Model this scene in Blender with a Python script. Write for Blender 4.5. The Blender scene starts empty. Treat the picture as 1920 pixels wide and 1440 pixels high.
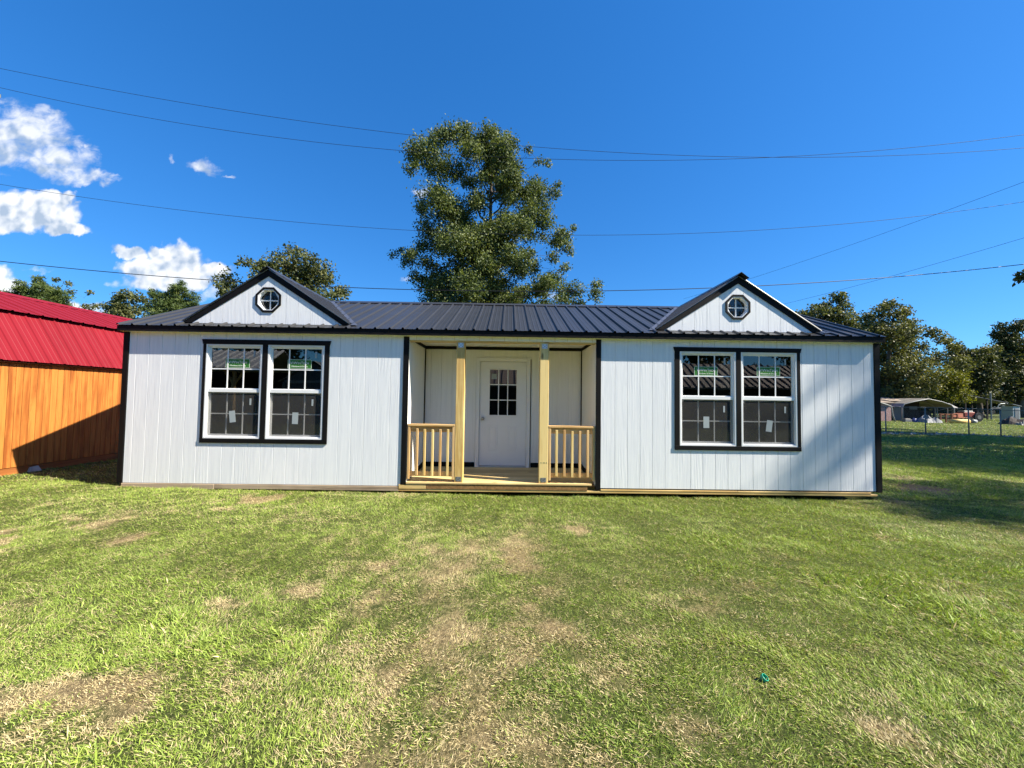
import bpy, math, random
import numpy as np
from mathutils import Vector, Matrix

random.seed(7)
RNG = np.random.default_rng(11)
sc = bpy.context.scene
GD = 1.0                                          # turf density
COL = sc.collection
R = math.radians

# ------------------------------------------------------------------ camera
CAM = np.array([0.0, -6.19, 1.5])
FPX, PITCH, ROLL, YAW = 721.4, 0.03714, 0.01411, 0.01012      # focal length in pixels of a 1920 wide frame

def turn(v):
    x, y, z = v                                                # right, forward, up in the camera
    c, s = math.cos(ROLL), math.sin(ROLL); x, z = c*x - s*z, s*x + c*z
    c, s = math.cos(PITCH), math.sin(PITCH); y, z = c*y - s*z, s*y + c*z
    c, s = math.cos(YAW), math.sin(YAW); x, y = c*x + s*y, -s*x + c*y
    return np.array([x, y, z])

def at(px, py, D):
    """the point at distance D in front of the camera that is seen at px, py"""
    d = turn(((px - 960)/FPX, 1.0, -(py - 720)/FPX))
    return CAM + d*(D/d[1])

def on_ground(px, py, z=0.0):
    d = turn(((px - 960)/FPX, 1.0, -(py - 720)/FPX))
    return CAM + d*((z - CAM[2])/d[2])

cam = bpy.data.cameras.new('camera')
cam.sensor_width = 36.0
cam.lens = FPX/1920*36.0
cam.clip_end = 3000
cam.clip_start = 0.05
cam_ob = bpy.data.objects.new('camera', cam)
COL.objects.link(cam_ob)
r_, f_, u_ = turn((1, 0, 0)), turn((0, 1, 0)), turn((0, 0, 1))
cam_ob.matrix_world = Matrix(((r_[0], u_[0], -f_[0], CAM[0]), (r_[1], u_[1], -f_[1], CAM[1]),
                              (r_[2], u_[2], -f_[2], CAM[2]), (0, 0, 0, 1)))
sc.camera = cam_ob

# ------------------------------------------------------------------ sun, sky, exposure
SUN_TO = np.array([-1.0, 0.26, -0.93]); SUN_TO /= np.linalg.norm(SUN_TO)
SUN_EL = math.asin(-SUN_TO[2])
SUN_AZ = math.atan2(-SUN_TO[0], -SUN_TO[1])                    # clockwise from +Y
sun = bpy.data.lights.new('sun', 'SUN')
sun.energy = 5.0
sun.angle = R(0.5)
sun.color = (1.0, 0.93, 0.80)
sun_ob = bpy.data.objects.new('sun', sun)
COL.objects.link(sun_ob)
sun_ob.rotation_euler = Vector(SUN_TO).to_track_quat('-Z', 'Y').to_euler()
sun_ob.location = (20, -8, 20)

SKY_STRENGTH = 0.11
sc.view_settings.view_transform = 'Standard'
sc.view_settings.look = 'None'
sc.view_settings.exposure = 1.38
sc.view_settings.gamma = 1.0
sc.view_settings.use_curve_mapping = False
sc.cycles.use_denoising = True
sc.cycles.max_bounces = 7
sc.cycles.diffuse_bounces = 4
sc.cycles.glossy_bounces = 3
sc.cycles.transmission_bounces = 4
sc.cycles.transparent_max_bounces = 16
sc.cycles.caustics_reflective = False
sc.cycles.caustics_refractive = False
sc.cycles.sample_clamp_indirect = 6.0

class NT:
    """short hand for building node trees"""
    def __init__(s, tree):
        s.t = tree; s.n = tree.nodes; s.l = tree.links
    def node(s, typ, **kw):
        n = s.n.new(typ)
        for k, v in kw.items():
            setattr(n, k, v)
        return n
    def put(s, sock, v):
        if isinstance(v, bpy.types.NodeSocket): s.l.new(v, sock)
        elif v is not None: sock.default_value = v
    def math(s, op, a, b=None, c=None, clamp=False):
        n = s.node('ShaderNodeMath', operation=op, use_clamp=clamp)
        s.put(n.inputs[0], a)
        if b is not None: s.put(n.inputs[1], b)
        if c is not None: s.put(n.inputs[2], c)
        return n.outputs[0]
    def vmath(s, op, a, b=None):
        n = s.node('ShaderNodeVectorMath', operation=op)
        s.put(n.inputs[0], a)
        if b is not None: s.put(n.inputs[1], b)
        return n.outputs[0]
    def noise(s, vec, scale, detail=4.0, rough=0.55, dist=0.0):
        n = s.node('ShaderNodeTexNoise')
        s.put(n.inputs['Vector'], vec)
        n.inputs['Scale'].default_value = scale
        n.inputs['Detail'].default_value = detail
        n.inputs['Roughness'].default_value = rough
        n.inputs['Distortion'].default_value = dist
        return n.outputs['Fac']
    def ramp(s, fac, stops):
        n = s.node('ShaderNodeValToRGB')
        s.put(n.inputs[0], fac)
        e = n.color_ramp.elements
        while len(e) < len(stops): e.new(0.5)
        for i, (p, c) in enumerate(stops):
            e[i].position = p
            e[i].color = (c[0], c[1], c[2], 1) if not isinstance(c, (int, float)) else (c, c, c, 1)
        return n.outputs[0]
    def mix(s, fac, a, b, blend='MIX'):
        n = s.node('ShaderNodeMix', data_type='RGBA', blend_type=blend)
        s.put(n.inputs[0], fac)
        for i, v in ((6, a), (7, b)):
            if not isinstance(v, bpy.types.NodeSocket): v = (v[0], v[1], v[2], 1)
            s.put(n.inputs[i], v)
        return n.outputs[2]
    def smooth(s, v, a, b):
        n = s.node('ShaderNodeMapRange', interpolation_type='SMOOTHSTEP')
        s.put(n.inputs[0], v); s.put(n.inputs[1], a); s.put(n.inputs[2], b)
        return n.outputs[0]

world = bpy.data.worlds.new("World")
sc.world = world
world.use_nodes = True
W_ = NT(world.node_tree)
W_.n.clear()
sky = W_.node('ShaderNodeTexSky', sky_type='NISHITA')
sky.sun_disc = False
sky.sun_elevation = SUN_EL
sky.sun_rotation = SUN_AZ
sky.altitude = 0
sky.air_density = 1.0
sky.dust_density = 0.25
sky.ozone_density = 3.0
hs = W_.node('ShaderNodeHueSaturation')
hs.inputs['Saturation'].default_value = 1.32
hs.inputs['Hue'].default_value = 0.502
hs.inputs['Value'].default_value = 1.0
W_.l.new(sky.outputs[0], hs.inputs['Color'])
# clouds: a few cumulus banks at their compass directions, broken up by noise
tc = W_.node('ShaderNodeTexCoord')
dirv = W_.vmath('NORMALIZE', tc.outputs['Generated'])
sep = W_.node('ShaderNodeSeparateXYZ'); W_.l.new(dirv, sep.inputs[0])
# far banks seen to the north: slope east (u) and slope up (v) keep their flat bases level
northness = W_.math('MAXIMUM', sep.outputs[1], 0.03)
u0 = W_.math('DIVIDE', sep.outputs[0], northness); v0 = W_.math('DIVIDE', sep.outputs[2], northness)
cv = W_.node('ShaderNodeCombineXYZ'); W_.l.new(u0, cv.inputs[0]); W_.l.new(v0, cv.inputs[1])
def warp(shift, sc_, amp):
    n = W_.noise(W_.vmath('ADD', cv.outputs[0], shift), sc_, 5.0, 0.6)
    return W_.math('MULTIPLY', W_.math('SUBTRACT', n, 0.5), amp)
uu = W_.math('ADD', u0, warp((3.1, 8.2, 0.4), 9.0, 0.13)); vv = W_.math('ADD', v0, warp((7.7, 1.3, 2.1), 11.0, 0.085))
# picture of each bank: slope east, slope up, half width, half height, opacity
CLOUDS = []
for px, py, w, h, o in ((-10, 265, 115, 80, .95), (62, 258, 95, 58, .9), (112, 305, 80, 44, .85), (155, 335, 66, 20, .72), (72, 215, 26, 22, .42), (195, 333, 30, 8, .40), (-90, 240, 110, 80, .9),
                        (60, 402, 100, 48, 1.0), (-20, 405, 95, 44, 1.0), (122, 432, 52, 20, .95), (108, 376, 34, 24, .9),
                        (332, 492, 66, 38, 1.0), (236, 474, 38, 17, .85), (288, 508, 62, 32, 1.0), (392, 514, 48, 20, 1.0), (330, 532, 105, 24, .85), (300, 470, 30, 16, .9),
                        (375, 312, 40, 17, .66), (424, 323, 24, 6, .40), (322, 300, 10, 11, .28), (156, 271, 17, 9, .32), (150, 385, 13, 9, .45),
                        (8, 548, 48, 28, .9), (-40, 530, 70, 38, .9), (150, 577, 62, 20, .75), (190, 592, 42, 14, .7), (60, 505, 44, 7, .28), (402, 556, 38, 15, .62),
                        (792, 362, 18, 14, .42), (765, 524, 19, 9, .5), (1030, 562, 24, 12, .7),
                        (-320, 310, 160, 60, .8), (-560, 420, 190, 60, .9), (-900, 300, 220, 90, .8)):
    d_ = turn(((px - 960)/FPX, 1.0, -(py - 720)/FPX))
    CLOUDS.append((d_[0]/d_[1], d_[2]/d_[1], w/FPX, h/FPX, o))
stretch = cv
light_off = W_.vmath('ADD', cv.outputs[0], (0.016, 0.030, 0.0))
n1 = W_.noise(cv.outputs[0], 17.0, 9.0, 0.62, 0.2)
n2 = W_.noise(light_off, 17.0, 6.0, 0.58, 0.2)
base_ = None; topness = None; soft_ = None
for ci, (a, e, w, h, o) in enumerate(CLOUDS):
    dx = W_.math('DIVIDE', W_.math('SUBTRACT', uu, a), w)
    dy = W_.math('DIVIDE', W_.math('SUBTRACT', vv, e), h)
    dy2 = W_.math('MULTIPLY', dy, W_.math('ADD', 1.0, W_.math('MULTIPLY', W_.math('LESS_THAN', dy, 0.0), 0.45)))
    q = W_.math('ADD', W_.math('MULTIPLY', dx, dx), W_.math('MULTIPLY', dy2, dy2))
    fld = W_.math('SUBTRACT', 1.0, q)
    fld = W_.math('ADD', fld, (o - 1.0)*0.8)
    if ci < 7 or 17 <= ci < 22 or o < .72: soft_ = fld if soft_ is None else W_.math('MAXIMUM', soft_, fld)
    else: base_ = fld if base_ is None else W_.math('MAXIMUM', base_, fld)
    tt = W_.math('MULTIPLY', W_.math('MAXIMUM', W_.math('ADD', fld, 0.3), 0.0), dy)
    topness = tt if topness is None else W_.math('ADD', topness, tt)
def billow(vec):
    tot = None
    for sc_, wt in ((21.0, .62), (52.0, .38)):
        v = W_.node('ShaderNodeTexVoronoi', feature='F1'); W_.l.new(vec, v.inputs['Vector'])
        v.inputs['Scale'].default_value = sc_
        q = W_.math('MULTIPLY', W_.math('SUBTRACT', 0.62, v.outputs['Distance']), wt)
        tot = q if tot is None else W_.math('ADD', tot, q)
    return tot
p1 = billow(stretch.outputs[0]); p2 = billow(light_off)
dens = W_.math('ADD', base_, W_.math('ADD', W_.math('MULTIPLY', W_.math('SUBTRACT', n1, 0.5), 0.85), W_.math('MULTIPLY', p1, 0.85)))
fib = W_.noise(W_.vmath('MULTIPLY', cv.outputs[0], (1.0, 1.7, 1.0)), 15.0, 9.0, 0.62, 0.5)
sdens = W_.math('ADD', soft_, W_.math('ADD', W_.math('MULTIPLY', W_.math('SUBTRACT', fib, 0.5), 2.4), W_.math('MULTIPLY', p1, 0.25)))
mask = W_.math('MAXIMUM', W_.smooth(dens, -0.18, 0.55), W_.math('MULTIPLY', W_.smooth(sdens, -0.15, 1.15), 0.92))
mask = W_.math('MULTIPLY', mask, W_.smooth(sep.outputs[1], 0.04, 0.16))
mask = W_.math('MULTIPLY', mask, 0.93)
lit = W_.math('ADD', W_.math('ADD', W_.math('MULTIPLY', W_.math('SUBTRACT', n1, n2), 1.4), W_.math('MULTIPLY', W_.math('SUBTRACT', p1, p2), 1.9)), W_.math('MULTIPLY', topness, 0.55))
lit = W_.math('ADD', lit, 0.62, clamp=True)
cloud_col = W_.mix(lit, (1.75, 2.15, 2.7), (3.9, 3.95, 4.0))
gm = W_.node('ShaderNodeGamma'); W_.l.new(hs.outputs[0], gm.inputs[0]); gm.inputs[1].default_value = 0.68
sky_col = W_.vmath('MULTIPLY', gm.outputs[0], (.33, .72, 1.13))
sky_mix = W_.mix(mask, sky_col, cloud_col)
bg = W_.node('ShaderNodeBackground')
W_.l.new(sky_mix, bg.inputs[0])
bg.inputs[1].default_value = SKY_STRENGTH
wo = W_.node('ShaderNodeOutputWorld')
W_.l.new(bg.outputs[0], wo.inputs[0])

# ------------------------------------------------------------------ materials
def new_mat(name):
    m = bpy.data.materials.new(name); m.use_nodes = True
    t = NT(m.node_tree)
    return m, t, t.n['Principled BSDF']

def plain(name, col, rough=0.6, spec=0.5, metal=0.0, var=0.12, scale=6.0, bump=0.0, bscale=60.0):
    m, t, b = new_mat(name)
    g = t.node('ShaderNodeNewGeometry')
    n = t.noise(g.outputs['Position'], scale, 5.0, 0.6)
    oi = t.node('ShaderNodeObjectInfo')
    f = t.math('ADD', t.math('MULTIPLY', t.math('SUBTRACT', n, 0.5), var*2), t.math('MULTIPLY', t.math('SUBTRACT', oi.outputs['Random'], 0.5), var*0.7))
    f = t.math('ADD', f, 1.0)
    c = t.vmath('MULTIPLY', (col[0], col[1], col[2]), t.node('ShaderNodeCombineXYZ').outputs[0])
    cx = c.node.inputs[1].links[0].from_node
    for i in range(3): t.l.new(f, cx.inputs[i])
    t.l.new(c, b.inputs['Base Color'])
    b.inputs['Roughness'].default_value = rough
    b.inputs['Specular IOR Level'].default_value = spec
    b.inputs['Metallic'].default_value = metal
    if bump:
        bn = t.node('ShaderNodeBump'); bn.inputs['Strength'].default_value = bump; bn.inputs['Distance'].default_value = 0.01
        t.l.new(t.noise(g.outputs['Position'], bscale, 4.0), bn.inputs['Height'])
        t.l.new(bn.outputs[0], b.inputs['Normal'])
    return m

def wood(name, dark, light, axis='z', grain=28.0, rough=0.65, bump=0.25, knots=False, blotch=0.3, emboss=False, stretch_by=0.045, spec=0.35):
    """sawn or painted timber: grain runs along axis, every board gets its own offset"""
    m, t, b = new_mat(name)
    g = t.node('ShaderNodeNewGeometry')
    oi = t.node('ShaderNodeObjectInfo')
    off = t.vmath('ADD', g.outputs['Position'], t.vmath('MULTIPLY', oi.outputs['Location'], (7.3, 5.1, 3.7)))
    rx = t.node('ShaderNodeCombineXYZ')
    for i in range(3): t.l.new(t.math('MULTIPLY', oi.outputs['Random'], 37.0 + 11*i), rx.inputs[i])
    off = t.vmath('ADD', off, rx.outputs[0])
    k = {'x': (stretch_by, 1, 1), 'y': (1, stretch_by, 1), 'z': (1, 1, stretch_by)}[axis]
    v = t.vmath('MULTIPLY', off, k)
    warp = t.noise(v, 6.0, 2.0, 0.5)
    v2 = t.vmath('ADD', v, t.vmath('MULTIPLY', t.node('ShaderNodeCombineXYZ').outputs[0], (0.16, 0.16, 0.16)))
    cw = [l.from_node for l in v2.node.inputs[1].links[0].from_node.inputs[0].links][0]
    for i in range(3): t.l.new(warp, cw.inputs[i])
    n = t.noise(v2, grain, 5.0, 0.62, 0.6)
    big = t.noise(off, 1.7, 3.0, 0.5)
    f = t.math('ADD', n, t.math('MULTIPLY', t.math('SUBTRACT', big, 0.5), blotch))
    f = t.math('ADD', f, t.math('MULTIPLY', t.math('SUBTRACT', oi.outputs['Random'], 0.5), blotch*0.5))
    c = t.ramp(f, ((0.33, dark), (0.62, light)))
    if knots:
        vo = t.node('ShaderNodeTexVoronoi'); t.l.new(t.vmath('MULTIPLY', off, {'x': (.35, 1, 1), 'y': (1, .35, 1), 'z': (1, 1, .35)}[axis]), vo.inputs['Vector'])
        vo.inputs['Scale'].default_value = 5.5
        kn = t.smooth(vo.outputs['Distance'], 0.15, 0.06)
        c = t.mix(t.math('MULTIPLY', kn, 0.8), c, (dark[0]*.25, dark[1]*.2, dark[2]*.15))
    t.l.new(c, b.inputs['Base Color'])
    b.inputs['Roughness'].default_value = rough
    b.inputs['Specular IOR Level'].default_value = spec
    bn = t.node('ShaderNodeBump'); bn.inputs['Strength'].default_value = bump; bn.inputs['Distance'].default_value = 0.006
    hgt = n
    if emboss:
        patch = t.smooth(t.noise(t.vmath('MULTIPLY', off, (3, 3, .8)), 1.6, 2.0), 0.46, 0.62)
        wv = t.node('ShaderNodeTexWave', wave_type='RINGS', rings_direction='SPHERICAL')
        t.l.new(t.vmath('MULTIPLY', off, (1, 1, .16)), wv.inputs['Vector'])
        wv.inputs['Scale'].default_value = 9.0; wv.inputs['Distortion'].default_value = 5.0
        wv.inputs['Detail'].default_value = 2.0; wv.inputs['Detail Scale'].default_value = 1.4
        hgt = t.math('ADD', n, t.math('MULTIPLY', t.math('MULTIPLY', wv.outputs['Fac'], patch), 0.55))
        hgt = t.math('ADD', hgt, t.math('MULTIPLY', t.noise(off, 90.0, 3.0), 0.22))
    t.l.new(hgt, bn.inputs['Height'])
    t.l.new(bn.outputs[0], b.inputs['Normal'])
    return m

MAT = {}
MAT['siding'] = wood('white_siding_paint', (.74, .75, .765), (.83, .835, .835), 'z', 30, 0.55, 0.20, emboss=True, blotch=0.14)
MAT['porch_siding'] = wood('white_porch_paint', (.80, .80, .78), (.86, .86, .83), 'z', 30, 0.5, 0.14, blotch=0.2)
MAT['black_trim'] = wood('black_trim_paint', (.0045, .0045, .005), (.009, .0085, .0085), 'z', 26, 0.6, 0.3, spec=0.12)
MAT['black_trim_x'] = wood('black_board_paint', (.0045, .0045, .005), (.009, .0085, .0085), 'x', 26, 0.6, 0.3, spec=0.12)
MAT['black_metal'] = plain('black_roof_metal', (.030, .030, .032), 0.38, 0.55, 0.0, 0.22, 3.0, 0.05, 5.0)
MAT['red_metal'] = plain('red_roof_metal', (.185, .0070, .0135), 0.58, 0.22, 0.0, 0.14, 2.0, 0.05, 5.0)
MAT['vinyl'] = plain('white_vinyl', (.82, .82, .81), 0.35, 0.5, 0, 0.04)
MAT['door_paint'] = plain('white_door_paint', (.84, .84, .84), 0.38, 0.5, 0, 0.04)
MAT['pine'] = wood('new_treated_pine', (.56, .35, .11), (.80, .60, .25), 'z', 20, 0.62, 0.2, knots=True, blotch=0.55)
MAT['pine_x'] = wood('new_pine_boards', (.48, .29, .09), (.68, .48, .19), 'x', 20, 0.62, 0.2, knots=True, blotch=0.5)
MAT['cedar'] = wood('reddish_rail_timber', (.50, .29, .11), (.74, .49, .22), 'z', 24, 0.6, 0.2, blotch=0.5)
MAT['cedar_x'] = wood('reddish_rail_timber_flat', (.50, .29, .11), (.74, .49, .22), 'x', 24, 0.6, 0.2, blotch=0.5)
MAT['deck'] = wood('porch_deck_boards', (.46, .31, .12), (.70, .52, .24), 'x', 22, 0.6, 0.2, knots=True, blotch=0.5)
MAT['weathered'] = wood('weathered_skid_timber', (.20, .14, .09), (.42, .32, .22), 'x', 18, 0.8, 0.3, blotch=0.8)
MAT['osb'] = plain('rough_rim_board', (.33, .18, .065), 0.8, 0.3, 0, 0.75, 26.0, 0.3, 40)
MAT['orange'] = wood('orange_stained_siding', (.25, .070, .011), (.47, .178, .034), 'z', 13, 0.6, 0.2, blotch=0.35, stretch_by=0.07)
MAT['orange_dark'] = wood('brown_stained_trim', (.20, .065, .015), (.34, .12, .03), 'y', 18, 0.55, 0.2)
MAT['interior'] = wood('bare_stud_wall', (.20, .14, .08), (.33, .25, .16), 'z', 14, 0.8, 0.2)
MAT['galv'] = plain('galvanised_steel', (.62, .64, .66), 0.38, 0.6, 0.6, 0.15, 30)
MAT['galv_dull'] = plain('dull_galvanised_pipe', (.20, .21, .21), 0.55, 0.4, 0.3, 0.2, 8)
MAT['dark_steel'] = plain('dark_fixing_steel', (.05, .05, .05), 0.4, 0.5, 0.6)
MAT['knob'] = plain('satin_nickel', (.45, .42, .38), 0.28, 0.5, 1.0, .05)
MAT['cable'] = plain('black_cable', (.012, .012, .014), 0.6, 0.3)
MAT['cable_pale'] = plain('weathered_aluminium_cable', (.022, .024, .028), 0.7, 0.2)
MAT['sticker'] = plain('green_label_paper', (.032, .165, .022), 0.5, 0.3, 0, .05)
MAT['paper'] = plain('white_label_paper', (.33, .37, .38), 0.6, 0.3, 0, .04)
MAT['ink'] = plain('white_print', (.85, .90, .82), 0.6, 0.3, 0, .02)
MAT['stamp'] = plain('green_grey_stamp', (.16, .20, .12), 0.7, 0.2, 0, .4, 60)
MAT['pole'] = wood('weathered_pole_timber', (.10, .075, .05), (.22, .17, .12), 'z', 18, 0.85, 0.3)
MAT['porcelain'] = plain('pale_insulator', (.62, .64, .64), 0.25, 0.6)
MAT['green_plastic'] = plain('green_plastic', (.01, .36, .22), 0.3, 0.5, 0, .05)

def glass_mat(name, tint=(.9, .95, .93), ior=1.65):
    m, t, b = new_mat(name)
    out = t.n['Material Output']; t.n.remove(b)
    g = t.node('ShaderNodeNewGeometry')
    fr = t.node('ShaderNodeFresnel'); fr.inputs[0].default_value = ior
    bn = t.node('ShaderNodeBump'); bn.inputs['Strength'].default_value = 0.05; bn.inputs['Distance'].default_value = 0.02
    t.l.new(t.noise(g.outputs['Position'], 2.2, 1.0), bn.inputs['Height'])
    gl = t.node('ShaderNodeBsdfGlossy'); gl.inputs['Roughness'].default_value = 0.0
    t.l.new(bn.outputs[0], gl.inputs['Normal'])
    tr = t.node('ShaderNodeBsdfTransparent'); tr.inputs[0].default_value = (*tint, 1)
    mx = t.node('ShaderNodeMixShader')
    t.l.new(fr.outputs[0], mx.inputs[0]); t.l.new(tr.outputs[0], mx.inputs[1]); t.l.new(gl.outputs[0], mx.inputs[2])
    t.l.new(mx.outputs[0], out.inputs[0])
    return m
MAT['glass'] = glass_mat('window_glass', (.55, .60, .58), 2.0)
def screen_mat():
    m, t, b = new_mat('insect_screen_mesh')
    out = t.n['Material Output']; t.n.remove(b)
    d = t.node('ShaderNodeBsdfDiffuse'); d.inputs[0].default_value = (.085, .083, .08, 1)
    tr = t.node('ShaderNodeBsdfTransparent')
    mx = t.node('ShaderNodeMixShader'); mx.inputs[0].default_value = 0.30
    t.l.new(tr.outputs[0], mx.inputs[1]); t.l.new(d.outputs[0], mx.inputs[2]); t.l.new(mx.outputs[0], out.inputs[0])
    return m
MAT['screen'] = screen_mat()

def leaf_mat(name, dark, mid, light, trans=0.35, rough=0.45):
    m, t, b = new_mat(name)
    out = t.n['Material Output']
    a = t.node('ShaderNodeAttribute'); a.attribute_name = 'tone'
    c = t.ramp(a.outputs['Fac'], ((0.0, dark), (0.55, mid), (1.0, light)))
    t.l.new(c, b.inputs['Base Color'])
    b.inputs['Roughness'].default_value = 0.55
    b.inputs['Specular IOR Level'].default_value = 0.3
    tl = t.node('ShaderNodeBsdfTranslucent')
    t.l.new(t.mix(1.0, c, (1.0, 1.0, 0.45), 'MULTIPLY'), tl.inputs[0])
    mx = t.node('ShaderNodeMixShader'); mx.inputs[0].default_value = trans
    t.l.new(b.outputs[0], mx.inputs[1]); t.l.new(tl.outputs[0], mx.inputs[2]); t.l.new(mx.outputs[0], out.inputs[0])
    return m
MAT['leaf_main'] = leaf_mat('sweet_gum_leaves', (.046, .072, .026), (.115, .150, .046), (.235, .255, .085), .34)
MAT['leaf_oak'] = leaf_mat('oak_leaves', (.044, .060, .022), (.105, .122, .042), (.20, .19, .07), .32)
MAT['leaf_olive'] = leaf_mat('browning_leaves', (.052, .060, .022), (.130, .138, .044), (.26, .235, .080), .30)
MAT['leaf_pine'] = leaf_mat('pine_needles', (.035, .058, .016), (.085, .125, .030), (.16, .19, .05), .28)
MAT['leaf_dark'] = leaf_mat('dark_oak_leaves', (.026, .036, .014), (.060, .072, .023), (.14, .135, .045), .25)
MAT['leaf_bright'] = leaf_mat('yellow_green_leaves', (.07, .085, .012), (.16, .17, .022), (.25, .24, .04), .4)
MAT['bark'] = plain('grey_bark', (.095, .075, .058), 0.9, 0.2, 0, 0.5, 6.0, 0.5, 14)

# ------------------------------------------------------------------ mesh helpers
ORIGIN = {}
def tag(o, label=None, cat=None, group=None, kind=None):
    if label: o['label'] = label
    if cat: o['category'] = cat
    if group: o['group'] = group
    if kind: o['kind'] = kind
    return o

def thing(name, label, cat, loc=(0, 0, 0), group=None):
    o = bpy.data.objects.new(name, None); COL.objects.link(o)
    o.location = loc; o.empty_display_size = 0.2
    ORIGIN[o.name] = Vector(loc)
    return tag(o, label, cat, group)

def link(name, me, parent=None, loc=None, rz=0.0):
    """an object of mesh me; loc is a world position (parents are never rotated)"""
    o = bpy.data.objects.new(name, me); COL.objects.link(o)
    po = Vector((0, 0, 0))
    if parent is not None:
        o.parent = parent; po = ORIGIN[parent.name]
    w = Vector(loc) if loc is not None else po
    o.location = w - po
    o.rotation_euler = (0, 0, rz)
    ORIGIN[o.name] = w
    return o

class MB:
    def __init__(s): s.v = []; s.f = []
    def add(s, vs, fs):
        k = len(s.v); s.v += [tuple(p) for p in vs]; s.f += [tuple(i + k for i in q) for q in fs]; return s
    def box(s, x0, x1, y0, y1, z0, z1):
        if x0 > x1: x0, x1 = x1, x0
        if y0 > y1: y0, y1 = y1, y0
        if z0 > z1: z0, z1 = z1, z0
        return s.add([(x0,y0,z0),(x1,y0,z0),(x1,y1,z0),(x0,y1,z0),(x0,y0,z1),(x1,y0,z1),(x1,y1,z1),(x0,y1,z1)],
                     [(0,3,2,1),(4,5,6,7),(0,1,5,4),(1,2,6,5),(2,3,7,6),(3,0,4,7)])
    def cbox(s, x0, x1, y0, y1, z0, z1, c=0.004):
        """box whose four front edges (towards -y) are chamfered"""
        return s.add([(x0,y1,z0),(x1,y1,z0),(x1,y1,z1),(x0,y1,z1),
                      (x0,y0+c,z0),(x1,y0+c,z0),(x1,y0+c,z1),(x0,y0+c,z1),
                      (x0+c,y0,z0+c),(x1-c,y0,z0+c),(x1-c,y0,z1-c),(x0+c,y0,z1-c)],
                     [(0,3,2,1)[::1],(0,1,5,4),(1,2,6,5),(2,3,7,6),(3,0,4,7),(4,5,9,8),(5,6,10,9),(6,7,11,10),(7,4,8,11),(8,9,10,11)])
    def prism(s, poly, a, b):
        """poly: list of 3D points (planar), extruded by the vector b-a... a, b are offset vectors"""
        n = len(poly); a = Vector(a); b = Vector(b)
        vs = [Vector(p) + a for p in poly] + [Vector(p) + b for p in poly]
        fs = [tuple(range(n))[::-1], tuple(range(n, 2*n))] + [(i, (i+1) % n, n + (i+1) % n, n + i) for i in range(n)]
        return s.add(vs, fs)
    def beam(s, p, q, w, h, up=(0, 0, 1)):
        """a square bar from p to q, w wide, h high"""
        p = Vector(p); q = Vector(q); d = (q - p).normalized()
        side = d.cross(Vector(up))
        if side.length < 1e-4: side = d.cross(Vector((0, 1, 0)))
        side.normalize(); u2 = side.cross(d).normalized()
        a, b = side*(w/2), u2*(h/2)
        vs = [p-a-b, p+a-b, p+a+b, p-a+b, q-a-b, q+a-b, q+a+b, q-a+b]
        return s.add(vs, [(0,3,2,1),(4,5,6,7),(0,1,5,4),(1,2,6,5),(2,3,7,6),(3,0,4,7)])
    def tube(s, pts, rad, n=6, cap=True):
        pts = [Vector(p) for p in pts]
        rad = list(rad) if hasattr(rad, '__len__') else [rad]*len(pts)
        k0 = len(s.v); prev = None
        for i, p in enumerate(pts):
            d = (pts[min(i+1, len(pts)-1)] - pts[max(i-1, 0)])
            d = d.normalized() if d.length > 1e-9 else Vector((0, 0, 1))
            if prev is None:
                a = d.cross(Vector((0, 0, 1)))
                if a.length < 1e-3: a = d.cross(Vector((0, 1, 0)))
            else:
                a = prev - d*prev.dot(d)
            a.normalize(); prev = a; b = d.cross(a)
            for j in range(n):
                t = 2*math.pi*j/n
                s.v.append(tuple(p + a*(math.cos(t)*rad[i]) + b*(math.sin(t)*rad[i])))
        for i in range(len(pts)-1):
            for j in range(n):
                s.f.append((k0+i*n+j, k0+i*n+(j+1) % n, k0+(i+1)*n+(j+1) % n, k0+(i+1)*n+j))
        if cap:
            s.f.append(tuple(k0+j for j in range(n))[::-1]); m = k0+(len(pts)-1)*n
            s.f.append(tuple(m+j for j in range(n)))
        return s
    def lathe(s, c, prof, n=14, axis='z'):
        """prof: list of (radius, height along axis)"""
        k0 = len(s.v)
        for r, h in prof:
            for j in range(n):
                t = 2*math.pi*j/n; a, b = r*math.cos(t), r*math.sin(t)
                s.v.append({'z': (c[0]+a, c[1]+b, c[2]+h), 'y': (c[0]+a, c[1]+h, c[2]+b), 'x': (c[0]+h, c[1]+a, c[2]+b)}[axis])
        for i in range(len(prof)-1):
            for j in range(n):
                s.f.append((k0+i*n+j, k0+i*n+(j+1) % n, k0+(i+1)*n+(j+1) % n, k0+(i+1)*n+j))
        s.f.append(tuple(k0+j for j in range(n))[::-1]); m = k0+(len(prof)-1)*n
        s.f.append(tuple(m+j for j in range(n)))
        return s
    def mesh(s, name, mat, smooth=False, origin=None):
        me = bpy.data.meshes.new(name)
        vs = s.v
        if origin is not None:
            vs = [(x-origin[0], y-origin[1], z-origin[2]) for x, y, z in vs]
        me.from_pydata(vs, [], s.f)
        import bmesh
        bm = bmesh.new(); bm.from_mesh(me); bmesh.ops.recalc_face_normals(bm, faces=bm.faces); bm.to_mesh(me); bm.free()
        if mat is not None: me.materials.append(MAT[mat] if isinstance(mat, str) else mat)
        if smooth: me.polygons.foreach_set('use_smooth', [True]*len(me.polygons))
        me.update()
        return me
    def build(s, name, mat, parent=None, smooth=False, loc=None):
        """world-space geometry becomes one object; its origin is loc, else its parent's"""
        if loc is None: loc = ORIGIN[parent.name] if parent is not None else (0, 0, 0)
        return link(name, s.mesh(name, mat, smooth, loc), parent, loc)

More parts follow.
